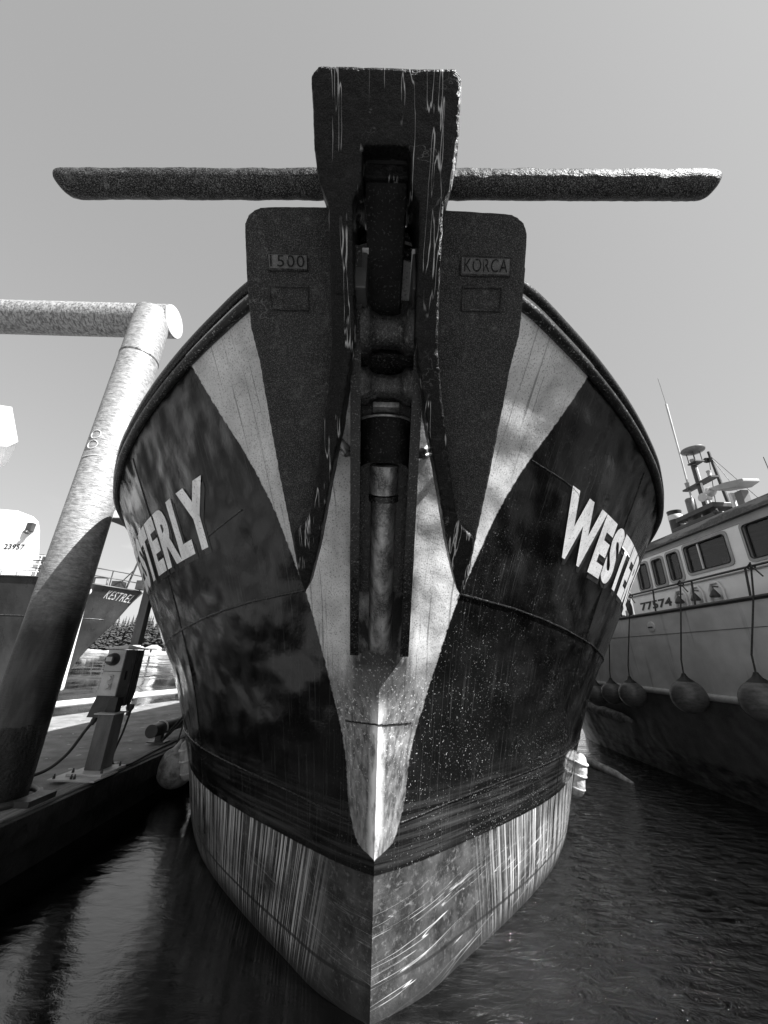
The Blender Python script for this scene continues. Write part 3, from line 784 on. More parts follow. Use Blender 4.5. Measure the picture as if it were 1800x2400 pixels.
m = MB(); m.lathe([(.085, 0), (.085, .035), (.072, .045), (.070, .10), (.060, .115)], (-3.85, 5.888, 1.955), (0, -1, 0), 28); m.build('meter', 'darkmetal', cabo)
m = MB(); m.box((-3.89, 5.768, 1.93), (-3.81, 5.772, 1.99)); m.build('meter_window', 'alulight', cabo)
for zc in (1.705, 1.60):
    m = MB(); m.box((-3.875, 5.868, zc - .045), (-3.795, 5.888, zc + .045)); m.lathe([(.036, 0), (.036, .018), (.028, .024)], (-3.835, 5.868, zc), (0, -1, 0), 10, smooth=False)
    m.build('socket', 'alulight', cabo, bevel=.003)
for yc in (6.0, 6.26):
    m = MB(); m.box((-3.70, yc - .02, 1.68), (-3.697, yc + .025, 1.80)); m.build('vent_slot', 'letterdark', cabo)
m = MB(); m.box((-3.699, 6.08, 1.335), (-3.66, 6.10, 2.09)); m.box((-3.699, 6.19, 1.335), (-3.66, 6.21, 2.09)); m.build('side_channel', 'darkmetal', cabo)
lp = MB(); lp.box((-3.80, 6.08, 2.16), (-3.68, 6.20, 4.05)); lpo = lp.build('lamp_post', 'greybox', ped, bevel=.005)
m = MB(); m.tube([(-3.74, 6.14, 4.0), (-3.80, 6.14, 4.2), (-4.0, 6.14, 4.22)], .03, 10); m.build('lamp_arm', 'darkmetal', lpo)
m = MB(); m.prism([(-4.78, 4.17), (-4.72, 4.23), (-4.55, 4.32), (-4.0, 4.36), (-3.85, 4.25), (-3.85, 4.17)], lambda u, v, n: (u, n, v), 6.02, 6.28); m.build('lamp_head', 'white', lpo, bevel=.01)
m = MB(); m.add([(-4.74, 6.04, 4.168), (-3.88, 6.04, 4.168), (-3.88, 6.26, 4.168), (-4.74, 6.26, 4.168), (-4.5, 6.08, 4.08), (-3.98, 6.08, 4.10), (-3.98, 6.22, 4.10), (-4.5, 6.22, 4.08)],
      [(0, 1, 2, 3), (7, 6, 5, 4), (0, 4, 5, 1), (1, 5, 6, 2), (2, 6, 7, 3), (3, 7, 4, 0)]); m.build('lamp_lens', 'darkmetal', lpo)
def bez(P, n=30):
    P = [Vector(p) for p in P]; out = []
    for i in range(len(P) - 1):
        a = P[max(i - 1, 0)]; b = P[i]; c = P[i + 1]; d = P[min(i + 2, len(P) - 1)]
        for t in np.linspace(0, 1, n, endpoint=False):
            out.append(.5 * ((2 * b) + (c - a) * t + (2 * a - 5 * b + 4 * c - d) * t * t + (3 * b - a - 3 * c + d) * t ** 3))
    return out + [P[-1]]
m = MB(); m.tube(bez([(-3.87, 5.90, 1.24), (-3.93, 5.82, 1.08), (-4.05, 5.72, .78), (-4.22, 5.55, .62), (-4.6, 5.2, .585), (-5.6, 4.5, .58), (-7.5, 3.5, .58)], 14), .019, 10)
pc = m.build('power_cable', 'cable'); tag(pc, 'thick black power cable looping from the hooded pedestal down across the dock to the pile', 'cable')
m = MB(); m.lathe([(.03, 0), (.036, .03), (.036, .09), (.026, .14)], (-3.875, 5.89, 1.255), (-.25, -.3, -1), 14); m.build('cable_plug', 'darkmetal', pc)
m = MB(); m.tube(bez([(-3.62, 6.2, 1.26), (-3.60, 6.1, 1.0), (-3.63, 6.05, .74), (-3.58, 6.05, .62), (-3.46, 6.15, .60), (-3.50, 6.6, .60), (-3.56, 7.3, .60), (-3.6, 8.3, .60)], 12), .014, 10)
pc2 = m.build('power_cable', 'cable'); tag(pc2, 'thinner black cable hanging from the right underside of the pedestal and along the dock edge', 'cable')
m = MB(); m.lathe([(.05, 0), (.055, .05), (.03, .10), (.03, .15)], (-3.65, 6.22, 1.345), (0, -.1, -1), 14); m.build('cable_gland', 'darkmetal', pc2)
# mooring line lashed on the near rail, going to the tug
m = MB(); m.tube(bez([(-3.75, 7.55, .62), (-3.68, 7.7, .8), (-3.62, 8.1, 1.05), (-3.56, 9.0, 1.6), (-3.6, 9.6, 2.0)], 10), .018, 8)
m.tube(bez([(-3.78, 7.6, .60), (-3.60, 7.75, .85), (-3.66, 8.2, 1.02), (-3.54, 9.0, 1.5), (-3.62, 9.6, 1.94)], 10), .015, 8)
tag(m.build('mooring_line', 'rope'), 'frayed dark mooring rope from the near bull rail up to the tug', 'rope')

# fenders of the tug
def ball_profile(r, squash=1.0, neck=True):
    pr = [(math.sin(a) * r, -math.cos(a) * r * squash) for a in np.linspace(0.02, 2.55, 22)]
    pr += [(r * .38, r * squash * .93), (r * .22, r * squash * 1.10), (r * .11, r * squash * 1.25), (r * .09, r * squash * 1.33)]
    return pr
t = MB(); t.lathe(ball_profile(.29), (-3.20, 7.1, .36)); 
fb = t.build('ball_fender', 'fenderold'); tag(fb, 'scuffed pale ball fender squeezed between the tug and the dock edge', 'fender')
m = MB(); m.tube([(-3.27, 7.1, .65), (-3.2, 7.12, 1.2), (-3.25, 7.3, 2.6)], .012, 8); m.build('fender_rope', 'rope', fb)
def wrapfender(side, s, z, label):
    c = hp(side, s, z, .075)
    m = MB(); ax = (hp(side, s, z + .15) - hp(side, s, z - .15)).normalized()
    m.lathe([(.03, -.27), (.08, -.24), (.10, -.15), (.085, -.04), (.10, .06), (.085, .16), (.06, .23), (.02, .26)], c, ax, 14)
    o = m.build('wrapped_fender', 'canvas'); tag(o, label, 'fender')
    m = MB()
    for k in (-.16, .0, .15): m.lathe([(.098, k - .012), (.106, k), (.098, k + .012)], c, ax, 14)
    m.build('lashing', 'ropewhite', o)
wrapfender(1, 3.0, .66, 'lumpy canvas-wrapped fender on the right side of the tug just above its grey band')
wrapfender(-1, 3.4, .60, 'pale canvas-wrapped fender on the left side of the tug beside the scuffed ball fender')

# ================================================================== SECOND BOAT (right)
b2 = thing('fishing_boat', (6.4, 7, 0), 'grey hulled boat with white wheelhouse numbered 77574, right of the black tug', 'boat')
# section (x, z) of the near side
SEC = [(5.50, 3.03), (5.50, 2.66), (5.52, 2.2), (5.55, 1.80), (5.555, 1.62), (5.58, 1.45), (5.68, 1.10), (5.80, .70), (5.93, .35), (6.05, 0), (6.15, -.3), (6.3, -.6)]
rows = []
for y in np.concatenate([np.linspace(-6, 9, 26), np.linspace(9.3, 16.5, 26)]):
    t_ = max(0, y - 11.5) / 4.5; inn = 1.9 * t_ ** 2.2
    sag = -.09 * max(0, min(y, 12) - 5.5) / 1.0 if False else 0
    rows.append([(x + inn * (1.0 + .5 * (3 - z) / 3), y, z) for x, z in SEC])
m = MB(); m.grid(rows, smooth=True); h2 = m.build('hull', 'hull2', b2)
rows2 = [[(r[0][0], r[0][1], 3.03), (r[0][0] + .09, r[0][1], 3.03), (r[0][0] + .09, r[0][1], 2.3), (r[0][0] + .1, r[0][1], 2.3), (10.5, r[0][1], 2.3), (10.6, r[0][1], -.6)] for r in rows]
m = MB(); m.grid(rows2, smooth=False); m.build('deck', 'deckpaint', b2)
def off_x(y): 
    t_ = max(0, y - 11.5) / 4.5; return 1.9 * t_ ** 2.2
ys = np.linspace(-6, 16.3, 66)
m = MB(); m.tube([(5.50 + off_x(y) * 1.0, y, 3.05) for y in ys], .035, 10); m.build('gunwale', 'darkmetal', b2)
m = MB(); m.tube([(5.55 + off_x(y) * 1.25, y, 1.60 + .0 * y) for y in ys], .055, 12); m.build('rub_rail', 'alulight', b2)
m = MB(); m.tube([(5.497 + off_x(y), y, 2.64) for y in ys], .004, 6); m.build('weld_seam', 'darkmetal', b2)
m = MB(); m.lathe([(.10, 0), (.10, .02), (.075, .025)], (5.50, 7.9, 2.80), (-1, 0, 0), 20, smooth=False)
hw = m.build('hawse_ring', 'white', b2); hw.scale = (1, 1, 1)
m = MB(); m.box((5.468, 7.84, 2.775), (5.478, 7.97, 2.80)); m.build('hawse_slot', 'letterdark', b2)
# handrail on the bulwark
m = MB(); m.tube([(5.55, y, 3.51) for y in np.linspace(-2, 8.9, 12)], .018, 10)
m.tube([(5.55, 8.9, 3.51), (5.6, 9.3, 3.48), (5.75, 9.9, 3.42)], .018, 10); hr = m.build('handrail', 'darkmetal', b2)
for y in (1.5, 2.9, 4.25, 5.62, 6.68, 7.70, 8.85):
    m = MB(); m.tube([(5.55, y, 3.50), (5.55, y + .06, 3.05)], .016, 8); m.build('handrail_post', 'darkmetal', hr)
# wheelhouse wall with window openings, x = 6.4
WX = 6.4
wins = [(8.88, 9.26, 3.77, 4.39), (8.36, 8.70, 3.78, 4.39), (7.86, 8.20, 3.80, 4.41), (6.66, 7.68, 3.86, 4.43), (4.9, 6.30, 3.82, 4.45), (3.4, 4.5, 3.84, 4.46)]
wh = thing  # wheelhouse is a part of the boat
ysb = [0.5]
m = MB(); Z0, Z1 = 2.3, 4.62
edges = sorted([(a, b, c, d) for a, b, c, d in wins])
cur = 0.5
def wall_quad(a, b, c, d, x=WX): m.add([(x, a, c), (x, b, c), (x, b, d), (x, a, d)], [(0, 3, 2, 1)])
for a, b, c, d in edges:
    wall_quad(cur, a, Z0, Z1); wall_quad(a, b, Z0, c); wall_quad(a, b, d, Z1); cur = b
wall_quad(cur, 9.7, Z0, Z1)
m.add([(WX, 9.7, Z0), (9.6, 9.7, Z0), (9.6, 9.7, Z1), (WX, 9.7, Z1)], [(0, 3, 2, 1)])
m.add([(WX, .5, Z0), (9.6, .5, Z0), (9.6, .5, Z1), (WX, .5, Z1)], [(0, 1, 2, 3)])
m.add([(9.6, .5, Z0), (9.6, 9.7, Z0), (9.6, 9.7, Z1), (9.6, .5, Z1)], [(0, 1, 2, 3)])
wh = m.build('wheelhouse', 'cabinwhite', b2)
m = MB(); m.box((WX + 1.2, .7, 2.4), (WX + 1.25, 9.5, 4.5)); m.box((WX + .15, .7, 3.55), (WX + 1.2, 9.5, 3.6)); m.build('wheelhouse_lining', 'darkmetal', b2)
for k, (yy_, sz) in enumerate(((8.55, .12), (7.95, .16), (6.9, .25), (9.05, .1), (5.4, .3))):
    m = MB(); m.box((WX + .25, yy_ - sz, 3.6), (WX + .5, yy_ + sz, 3.6 + sz * 1.6)); m.tube([(WX + .35, yy_ + sz * 1.3, 3.6), (WX + .35, yy_ + sz * 1.2, 4.1)], .03, 8)
    m.build('console', 'alulight' if k % 2 else 'alu', b2, bevel=.01)
def rr(a, b, c, d, r, n=5):
    out = []
    for cx_, cz_, s0 in ((b - r, d - r, 0), (a + r, d - r, 90), (a + r, c + r, 180), (b - r, c + r, 270)):
        for k in range(n + 1):
            t = R(s0 + 90 * k / n); out.append((cx_ + r * math.cos(t), cz_ + r * math.sin(t)))
    return out
for a, b, c, d in wins:
    slant = 0.0
    o_ = rr(a - .045, b + .045, c - .045, d + .045, .09); i_ = rr(a + .015, b - .015, c + .015, d - .015, .06)
    m = MB(); n_ = len(o_)
    vs = [(WX - .022, y, z) for y, z in o_] + [(WX - .022, y, z) for y, z in i_] + [(WX + .05, y, z) for y, z in i_] + [(WX - .002, y, z) for y, z in o_]
    fs = [(k, (k + 1) % n_, n_ + (k + 1) % n_, n_ + k) for k in range(n_)] + [(n_ + k, n_ + (k + 1) % n_, 2 * n_ + (k + 1) % n_, 2 * n_ + k) for k in range(n_)] + [((k + 1) % n_, k, 3 * n_ + k, 3 * n_ + (k + 1) % n_) for k in range(n_)]
    m.add(vs, fs); fr = m.build('window_frame', 'cabingrey', wh)
    m = MB(); m.tube([(WX - .026, y, z) for y, z in i_ + [i_[0]]], .011, 6, caps=False); m.build('window_gasket', 'letterdark', fr)
    m = MB(); m.prism(i_, lambda u, v, n: (n, u, v), WX + .02, WX + .028); m.build('pane', 'glass', fr)
    if b - a > .9: m = MB(); m.box((WX - .012, (a + b) / 2 + .14, c + .02), (WX + .012, (a + b) / 2 + .165, d - .02)); m.build('window_bar', 'white', fr)
m = MB(); m.prism([(6.28, 4.60), (6.33, 4.78), (6.6, 4.88), (9.7, 4.98), (9.7, 4.62), (6.28, 4.60)][:-1], lambda u, v, n: (u, n, v), .2, 9.95); m.build('roof', 'roofgrey', b2)
m = MB(); m.box((6.384, .5, 4.49), (6.398, 9.7, 4.60)); m.build('wall_band', 'cabingrey', wh)
m = MB(); m.tube([(6.37, y, 3.67) for y in (.6, 9.7)], .018, 8); m.build('wall_moulding', 'cabingrey', wh)
lettering('number_lettering', '77574', lambda u, v: (WX - .006, 9.42 - 1.05 * u, 3.30 + .19 * v), 'letterdark', wh, .03, .0, fit=True)
for k, (y, lab) in enumerate(((8.03, ''), (7.60, ''), (7.13, ''))):
    m = MB(); m.lathe([(.075, 0), (.085, .03), (.05, .10), (.02, .15)], (WX - .10, y, 3.30), (0, 0, 1), 14); m.tube([(WX, y, 3.5), (WX - .1, y, 3.5), (WX - .1, y, 3.44)], .012, 8)
    m.build('wall_lamp', 'darkmetal', b2)
    m = MB(); m.tube([(WX - .03, y + .18, 2.5), (WX - .03, y + .18, 3.45), (WX - .03, y + .10, 3.58), (WX - .03, y - .05, 3.58), (WX - .03, y - .12, 3.45), (WX - .03, y - .14, 2.5)], .025, 10); m.build('vent_pipe', 'white', b2)
# life ring on the after rail
m = MB(); m.tube([(5.72 + .0, 9.05 + .23 * math.cos(a), 3.28 + .23 * math.sin(a)) for a in np.linspace(0, 2 * math.pi, 30)], .06, 12, caps=False)
lr = m.build('life_ring', 'darkmetal'); tag(lr, 'dark life ring hanging inside the rail at the far end of the 77574 boat', 'life ring')
m = MB()
for a in (.6, 2.2, 3.7, 5.3): m.box((5.655, 9.05 + .23 * math.cos(a) - .04, 3.28 + .23 * math.sin(a) - .07), (5.785, 9.05 + .23 * math.cos(a) + .04, 3.28 + .23 * math.sin(a) + .07))
m.build('ring_band', 'white', lr)
# roof gear
def gear(name, mat, fn, parent=None, bevel=0):
    m = MB(); fn(m); return m.build(name, mat, parent or b2, bevel=bevel)
stk = gear('exhaust_stack', 'darkmetal', lambda m: m.lathe([(.15, 0), (.15, .82), (.16, .83), (.16, .86)], (7.5, 9.0, 4.93)))
gear('stack_band', 'white', lambda m: m.lathe([(.152, .62), (.156, .63), (.156, .74), (.152, .75)], (7.5, 9.0, 4.93)), stk)
gear('stack_pipe', 'wornsteel', lambda m: m.tube([(7.0, 9.75, 4.8), (7.0, 9.75, 5.5)], .05, 12), stk)
mast = gear('mast', 'darkmetal', lambda m: (m.tube([(7.5, 8.05, 4.85), (7.5, 8.05, 6.62)], .06, 14)))
gear('mast_brace', 'white', lambda m: m.tube([(7.44, 7.93, 4.9), (7.44, 7.93, 6.5)], .022, 8), mast)
gear('mast_platform', 'darkmetal', lambda m: (m.box((7.1, 7.45, 5.10), (7.9, 8.75, 5.20)), m.box((7.15, 7.5, 5.32), (7.85, 8.6, 5.44))), mast, .02)
for y in (7.6, 8.0, 8.45): gear('platform_leg', 'white', lambda m: m.tube([(7.3, y, 4.85), (7.3, y, 5.34)], .018, 8), mast)
gear('cross_arm', 'darkmetal', lambda m: m.box((7.40, 7.60, 6.10), (7.60, 8.45, 6.14)), mast)
for y, z in ((8.38, 6.14), (7.72, 6.14), (8.05, 6.62)):
    gear('mast_light', 'cabingrey', lambda m: m.lathe([(.05, 0), (.05, .03), (.04, .04), (.045, .14), (.05, .15), (.05, .17)], (7.5, y, z), n=12), mast)
gear('horn', 'alulight', lambda m: m.lathe([(.03, 0), (.05, .1), (.10, .25)], (7.35, 7.7, 5.6), (-1, -.2, 0), 14), mast)
gear('searchlight', 'alulight', lambda m: (m.lathe([(.10, 0), (.11, .12), (.07, .2)], (7.4, 7.75, 5.75), (-.6, -1, .1), 16), m.tube([(7.4, 7.8, 5.44), (7.4, 7.8, 5.68)], .02, 8)), mast)
rdm = gear('radar_dish', 'shadebox', lambda m: m.lathe([(.05, -.08), (.12, -.06), (.23, -.02), (.25, .01), (.24, .03), (.17, .06), (.02, .07)], (7.5, 7.95, 6.98), n=30), mast)
for dx, dy in ((.09, .09), (-.09, .09), (.09, -.09), (-.09, -.09)): gear('dish_strut', 'darkmetal', lambda m: m.tube([(7.5 + dx, 7.97 + dy, 6.66), (7.5 + dx, 7.97 + dy, 6.92)], .010, 6), mast)
gear('dish_base', 'darkmetal', lambda m: m.box((7.39, 7.85, 6.64), (7.61, 8.09, 6.67)), mast)
wa = gear('whip_antenna', 'alulight', lambda m: (m.tube([(7.5, 8.42, 5.0), (7.5, 8.38, 5.62), (7.5, 8.34, 6.9), (7.5, 8.31, 8.62)], .03, 8, rs=[.03, .022, .018, .026])))
gear('whip_tip', 'darkmetal', lambda m: m.tube([(7.5, 8.31, 8.62), (7.5, 8.33, 9.5)], .006, 6), wa)
gear('antenna_mount', 'shadebox', lambda m: m.lathe([(.09, 0), (.10, .05), (.10, .42), (.08, .45)], (7.42, 8.34, 5.42), n=14), wa)
boom = gear('derrick', 'darkmetal', lambda m: m.tube([(7.9, 7.85, 4.85), (7.9, 7.98, 6.98)], .035, 10, rs=[.045, .03]))
gear('block', 'letterdark', lambda m: m.lathe([(.06, -.05), (.07, 0), (.06, .05)], (7.9, 8.08, 6.80), (1, 0, 0), 12), boom)
for e in ((7.9, 6.95, 4.9), (7.9, 8.35, 4.9), (7.9, 7.3, 4.9), (7.6, 8.0, 4.9)):
    gear('stay', 'letterdark', lambda m: m.tube([(7.9, 8.0, 6.92), e], .006, 5), boom)
fr_ = gear('flat_array', 'cabingrey', lambda m: m.prism([(6.80, 5.60), (7.0, 5.56), (7.45, 5.68), (7.60, 5.80), (7.2, 5.76), (6.80, 5.66)], lambda u, v, n: (n, u, v), 7.25, 7.6), bevel=.01)
gear('array_post', 'alu', lambda m: m.box((7.35, 7.0, 4.85), (7.5, 7.16, 5.5)), fr_)
gear('array_post', 'white', lambda m: m.box((7.36, 7.24, 4.85), (7.44, 7.30, 5.54)), fr_)
gear('tripod', 'letterdark', lambda m: (m.tube([(7.0, 7.25, 4.8), (7.0, 7.33, 5.1)], .008, 6), m.tube([(7.0, 7.42, 4.8), (7.0, 7.33, 5.1)], .008, 6), m.box((6.98, 7.30, 5.10), (7.02, 7.38, 5.16))))
for y, h in ((7.05, 6.35), (6.55, 6.7)):
    gear('thin_antenna', 'letterdark', lambda m: m.tube([(8.2, y, 4.9), (8.2, y + .05, h)], .008, 6))

# ball fenders along her side
def ballfender(y, r, z, topy, label):
    x = 5.55 - r - .055
    t = thing('ball_fender', (x, y, z - r), label, 'fender', 'ball fenders hanging along the grey boat')
    m = MB(); m.lathe(ball_profile(r), (x, y, z), n=36); m.build('fender_ball', 'fenderrub', t)
    m = MB(); m.lathe([(r * .50, r * .87), (r * .38, r * .98), (r * .22, r * 1.12), (r * .13, r * 1.27), (r * .10, r * 1.36)], (x, y, z), n=24); m.build('fender_neck', 'letterdark', t)
    m = MB(); pts = [(x, y, z + r * 1.3), (x + .02, y, z + r * 2.2), (5.43, topy, 3.08), (5.53, topy, 3.50)]
    m.tube(pts, .012, 8); 
    m.tube([(5.53 + .04 * math.cos(a), topy + .03 * math.sin(2 * a), 3.51 + .045 * math.sin(a)) for a in np.linspace(0, 6.28, 14)], .012, 8, caps=False)
    m.tube([(5.51, topy, 3.52), (5.49, topy - .10, 3.42), (5.50, topy - .16, 3.32)], .010, 6)
    m.build('fender_rope', 'rope', t)
ballfender(6.98, .265, 1.60, 6.92, 'largest whole grey ball fender on the 77574 boat, third from the tug')
ballfender(8.55, .25, 1.50, 8.42, 'middle-sized grey ball fender on the 77574 boat, second from the tug')
ballfender(9.30, .23, 1.46, 9.2, 'darkest small ball fender on the 77574 boat, close against the black tug')
ballfender(5.62, .27, 1.66, 5.5, 'nearest ball fender on the 77574 boat, half out of the picture at its right edge')
ballfender(9.95, .24, 1.36, 9.9, 'pale sliver of ball fender farthest along the 77574 boat, mostly behind the tug')
m = MB(); m.tube([(5.62, 11.6, 1.02), (5.58, 10.7, .98), (5.60, 9.75, .92), (5.66, 9.45, .90)], .11, 16, rs=[.10, .12, .11, .04])
tag(m.build('long_fender', 'fenderold'), 'long grey tube fender lying against the grey boat below its ball fenders', 'fender')
m = MB(); m.tube([(4.55, 11.5, .05), (4.62, 9.9, .06), (4.75, 8.8, .03), (4.80, 8.35, -.02)], .09, 14, rs=[.10, .09, .075, .04])
tag(m.build('floating_log', 'canvas'), 'pale floating log in the dark water between the tug and the grey boat', 'log')

# ================================================================== FAR SHIP (left)
b3 = thing('moored_ship', (-19, 23, 0), 'grey ship with white deckhouse numbered 23957 and KESTREL on its raking bow, left background', 'ship')
K_Z = np.array([-.6, .37, 1.72, 2.34, 3.4, 4.68, 5.34, 5.77]); K_X = np.array([-16.8, -16.5, -15.88, -15.47, -14.65, -13.88, -13.4, -13.2])
def kst(z): return float(pchip(K_Z, K_X, np.array([z]))[0])
def khb(s, z):
    a = (z + .6) / 6; w_ = 1.6 + 1.9 * a
    return w_ * (1 - math.exp(-(s / (3.2 - 1.2 * a)) ** .95))
def ktop(s): return 5.12 + .27 * min(1, s / 4)
def kp(s, z, side=-1, off=0.):
    return Vector((kst(z) - s - .02, 21.6 + s * .12 + side * (khb(s, z) + off), z))
for k in (0,):
    m = MB()
    for side in (-1, 1):
        rows = []
        for s in 14 * np.linspace(0, 1, 60) ** 1.6:
            rows.append([kp(s, z, side) for z in np.linspace(-.6, ktop(s), 24)])
        m.grid(rows, flip=(side > 0))
    hk = m.build('hull', 'hull3', b3, weld=True)
m = MB(); m.grid([[kp(s, ktop(s) - .02, -1), kp(s, ktop(s) - .02, 1)] for s in np.linspace(0.01, 14, 30)], smooth=False); m.build('deck', 'deckpaint', b3)
m = MB(); m.tube([kp(s, ktop(s), -1, .01) for s in np.linspace(0.02, 14, 40)], .05, 8); m.build('gunwale', 'darkmetal', b3)
lettering('name_lettering', 'KESTREL', lambda u, v: kp(.92 - .90 * u, 4.60 + .42 * v - .12 * u, -1, .02), 'white', hk, .0, .12, space=1.1, fit=True)
m = MB(); m.tube([kp(s, 3.55, -1, .005) for s in np.linspace(.4, 8, 24)], .012, 6); m.build('weld_seam', 'wornsteel', b3)
hq = kp(1.6, 4.85, -1, .02)
m = MB(); m.tube([hq + Vector((.16 * math.cos(a), 0, .16 * math.sin(a))) for a in np.linspace(0, 6.28, 20)], .045, 8, caps=False); m.build('hawse_ring', 'alulight', b3)
m = MB(); m.tube(bez([hq, hq.lerp(Vector((-9.15, 12.0, 1.0)), .5) + Vector((0, 0, -.06)), (-9.15, 12.0, 1.0)], 10), .07, 10); tag(m.build('mooring_line', 'ropewhite'), 'thick white mooring rope slanting down from the KESTREL ship bow', 'rope')
m = MB(); m.prism([(-15.9, 2.15), (-15.0, 2.42), (-14.75, 2.62), (-15.8, 2.45)], lambda u, v, n: (u, n, v), 19.55, 19.6)
m = MB(); q0 = [kp(s, z, -1, .015) for s, z in ((.55, 2.28), (1.3, 2.08), (1.15, 1.78), (.45, 1.98))]; m.add(q0, [(0, 1, 2, 3)]); m.build('draught_mark', 'white', hk)
# bow rail
rl = [kp(s, ktop(s), -1, -.08) for s in np.linspace(.1, 4.6, 10)]
for dz in (.45, .85):
    m = MB(); m.tube([p + Vector((0, 0, dz)) for p in rl], .030, 6); m.build('deck_rail', 'darkmetal', b3)
for p in rl[::2]: m = MB(); m.tube([p, p + Vector((0, 0, .86))], .028, 6); m.build('rail_post', 'darkmetal', b3)
m = MB(); m.tube([(-14.25, 21.2, 5.2), (-13.95, 21.2, 6.85)], .05, 8); m.tube([(-14.9, 21.2, 5.2), (-14.05, 21.2, 6.3)], .03, 6); m.tube([(-14.05, 21.2, 6.87), (-13.78, 21.2, 6.87)], .06, 8)
jk = m.build('jackstaff', 'darkmetal', b3)
m = MB(); m.box((-15.0, 21, 5.25), (-14.5, 21.5, 5.62)); m.build('windlass', 'darkmetal', b3)
m = MB(); m.box((-13.7, 21.1, 5.2), (-13.3, 21.5, 5.7)); m.build('deck_locker', 'darkmetal', b3)
m = MB(); m.tube([(-15.9, 20.9, 5.3), (-15.9, 20.9, 5.75), (-15.2, 20.9, 5.75), (-15.15, 20.9, 5.3)], .05, 8); m.build('deck_hoop', 'darkmetal', b3)
# deckhouse
m = MB(); m.prism([(-26, 5.3), (-18.3, 5.3), (-18.4, 5.8), (-19.15, 8.15), (-19.4, 8.65), (-19.8, 8.95), (-20.8, 9.28), (-26, 9.6)], lambda u, v, n: (u - (n - 20.1) * 1.0, n, v), 20.1, 23.8); dh = m.build('deckhouse', 'cabinwhite', b3, bevel=.03)
lettering('number_lettering', '23957', lambda u, v: (-20.75 + 1.12 * u, 20.08, 7.02 + .30 * v - .0 * u), 'letterdark', dh, .02, 0, fit=True)
m = MB(); m.box((-19.75, 19.85, 8.05), (-19.45, 20.09, 8.5)); m.lathe([(.12, 0), (.14, .1)], (-19.6, 19.85, 8.0), (0, -.3, -1), 10); m.build('deckhouse_lamp', 'darkmetal', dh)
rl = [Vector((x, 19.7, 5.35)) for x in np.linspace(-24, -17.3, 9)]
for dz in (.4, .8, 1.25):
    m = MB(); m.tube([p + Vector((0, 0, dz)) for p in rl], .032, 6); m.build('deck_rail', 'white', b3)
for p in rl: m = MB(); m.tube([p, p + Vector((0, 0, 1.26))], .03, 6); m.build('rail_post', 'white', b3)
for x in (-18.15, -17.75):
    m = MB(); m.lathe([(.14, 0), (.14, .35), (.17, .37), (.17, .42), (.14, .44), (.14, .75), (.17, .77), (.17, .82), (.14, .84), (.14, 1.15), (.24, 1.3), (.24, 1.36)], (x, 20.0, 5.35), (-.1, 0, 1), 14); m.build('deck_ventilator', 'wornsteel', b3)
# bridge wing high above the deckhouse
m = MB(); m.prism([(-26, 13.1), (-22.4, 13.1), (-21.9, 13.45), (-23.2, 15.9), (-26, 16.3)], lambda u, v, n: (u - (n - 19.6) * 1.15, n, v), 19.6, 22.6); m.build('bridge_front', 'cabinwhite', b3, bevel=.02)
m = MB(); m.prism([(-33, 9.6), (-26.0, 9.6), (-26.0, 13.1), (-33, 13.1)], lambda u, v, n: (u - (n - 20.6), n, v), 20.6, 23.2); m.build('bridge_tower', 'cabinwhite', b3)
m = MB(); m.tube([(-12.9, 21.4, 5.3), (-10.2, 19.5, 3.6), (-7.0, 17.2, 1.0)], .02, 6); tag(m.build('mooring_line', 'rope'), 'thin dark rope running down to the right from the KESTREL bow', 'rope')

# ================================================================== FAR SHORE TREES AND CABINS
def conifer_mesh(seed, h):
    rnd = random.Random(seed); m = MB(); nl = 15
    for k in range(nl):
        t = k / (nl - 1); z = h * (.12 + .86 * t); rad = h * .20 * (1 - t) ** .85 * rnd.uniform(.75, 1.2) + .12
        nb = 9 if t < .7 else 6
        for b in range(nb):
            a = 2 * math.pi * (b + rnd.random() * .8) / nb; L_ = rad * rnd.uniform(.6, 1.15)
            d = Vector((math.cos(a), math.sin(a), 0)); p = Vector((-d.y, d.x, 0)) * L_ * .34
            base_ = Vector((0, 0, z + rnd.uniform(-.2, .2))); tip = base_ + d * L_ + Vector((0, 0, -L_ * rnd.uniform(.25, .6)))
            mid = base_ + d * L_ * .5
            m.add([base_ + Vector((0, 0, h * .05)), mid + p - Vector((0, 0, L_ * .3)), tip, mid - p - Vector((0, 0, L_ * .3))], [(0, 1, 2), (0, 2, 3)])
    m.add([(-.15, 0, h * .93), (.15, 0, h * .93), (0, .1, h * 1.04), (0, -.12, h * .93)], [(0, 1, 2), (1, 3, 2), (3, 0, 2)])
    return m
protos = []
for k in range(4):
    h = 12.0
    t = thing('conifer', (0, 0, 0), 'dark conifer', 'tree', 'conifers on the far shore')
    conifer_mesh(k + 3, h).build('crown', 'needles', t)
    m = MB(); m.tube([(0, 0, -.5), (0, 0, h * .5), (0, 0, h * .95)], .2, 6, rs=[.22, .14, .03]); m.build('trunk', 'bark', t)
    protos.append(t)
spots = []
rt_ = random.Random(11)
for i in range(120):
    u = i / 119
    x = -168 + 88 * u + rt_.uniform(-.5, .5)
    hgt = 12.5 + 6.5 * max(0, (u - .25)) + rt_.uniform(-2.2, 3.2)
    if .62 < u < .74: hgt += 2.5
    spots.append((x, 204 + rt_.uniform(0, 16), hgt))
used = set()
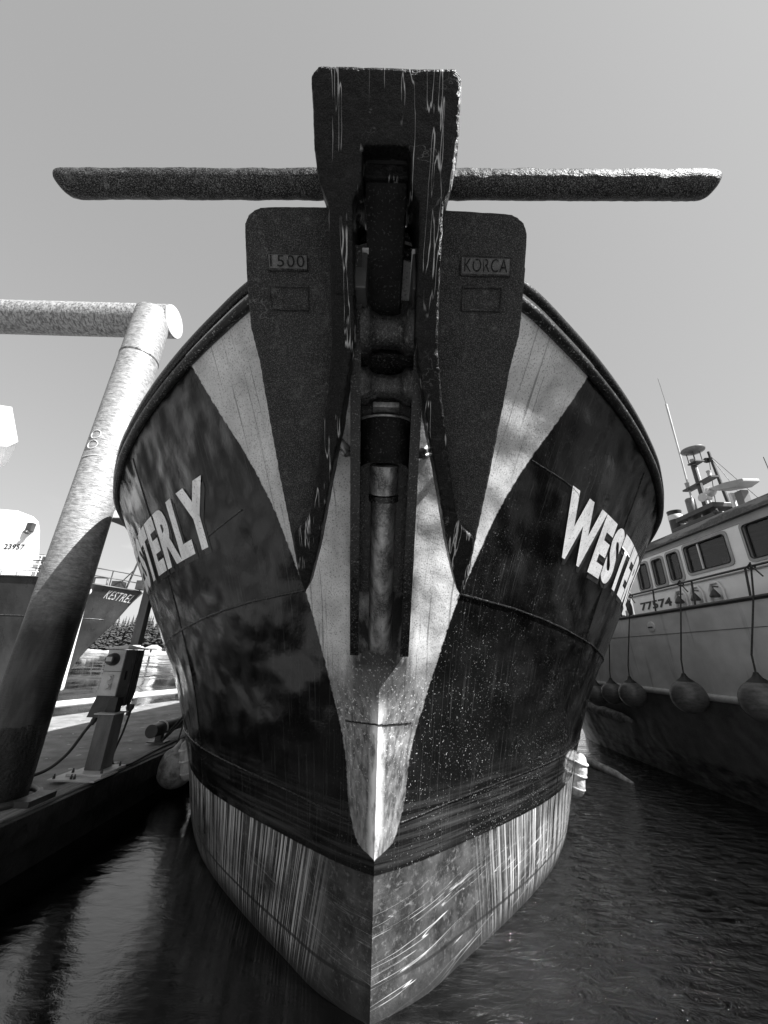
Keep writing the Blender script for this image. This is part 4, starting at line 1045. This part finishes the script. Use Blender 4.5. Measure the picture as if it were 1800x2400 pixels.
for i, (x, y, hgt) in enumerate(spots):
    k = i % 4
    o = protos[k] if k not in used else copy_tree(protos[k])
    used.add(k)
    o.location = (x, y, 1.6 + (y - 203) * .08); s_ = hgt / 12; o.scale = (s_ * rt_.uniform(.85, 1.25), s_, s_); o.rotation_euler.z = rt_.uniform(0, 6.28)
    o['label'] = 'dark pointed conifer in the row on the far shore beyond the dock'
    o['category'] = 'tree'
m = MB()
for i in range(620):
    x = rt_.uniform(-420, 410); y = rt_.uniform(222, 300)
    if -172 < x < -76 and y < 226: continue
    z = 2.5 + (y - 215) * .06; h = rt_.uniform(9, 15)
    cm = conifer_mesh(i % 7 + 20, h) if i < 8 else None
    if cm is None:
        n_ = 7; r_ = h * .17; vs = []; fs = []
        for lv in range(4):
            zz0 = z + h * (.1 + .22 * lv); rr_ = r_ * (1 - lv * .22); o_ = len(vs)
            vs += [(x + rr_ * math.cos(6.28 * q / n_ + lv) * rt_.uniform(.6, 1.2), y + rr_ * math.sin(6.28 * q / n_ + lv), zz0 + rt_.uniform(-.5, .5)) for q in range(n_)] + [(x, y, zz0 + h * .34)]
            fs += [(o_ + q, o_ + (q + 1) % n_, o_ + n_) for q in range(n_)]
        m.add(vs, fs)
tag(m.build('forest', 'needles'), 'dark forest rising behind the row of conifers on the far shore', 'forest', kind='stuff')
for k, (x, lab) in enumerate(((-121.5, 'small pale cabin with gabled roof on the far shore, the left one of two'), (-113.0, 'larger pale cabin with gabled roof on the far shore, close left of the tug'))):
    t = thing('cabin', (x, 200, 1.0), lab, 'cabin'); w_ = 2.2 + .8 * k
    m = MB(); m.box((x - w_, 198.5, .8), (x + w_, 203, 2.7)); m.build('wall', 'cabinwhite', t)
    m = MB(); m.prism([(x - w_ - .4, 2.7), (x + w_ + .4, 2.7), (x, 4.3)], lambda u, v, n: (u, n, v), 198, 203.4); m.build('roof', 'alulight', t)
    m = MB(); m.box((x - .5, 198.4, .8), (x + .5, 198.49, 2.3)); m.build('door', 'darkmetal', t)
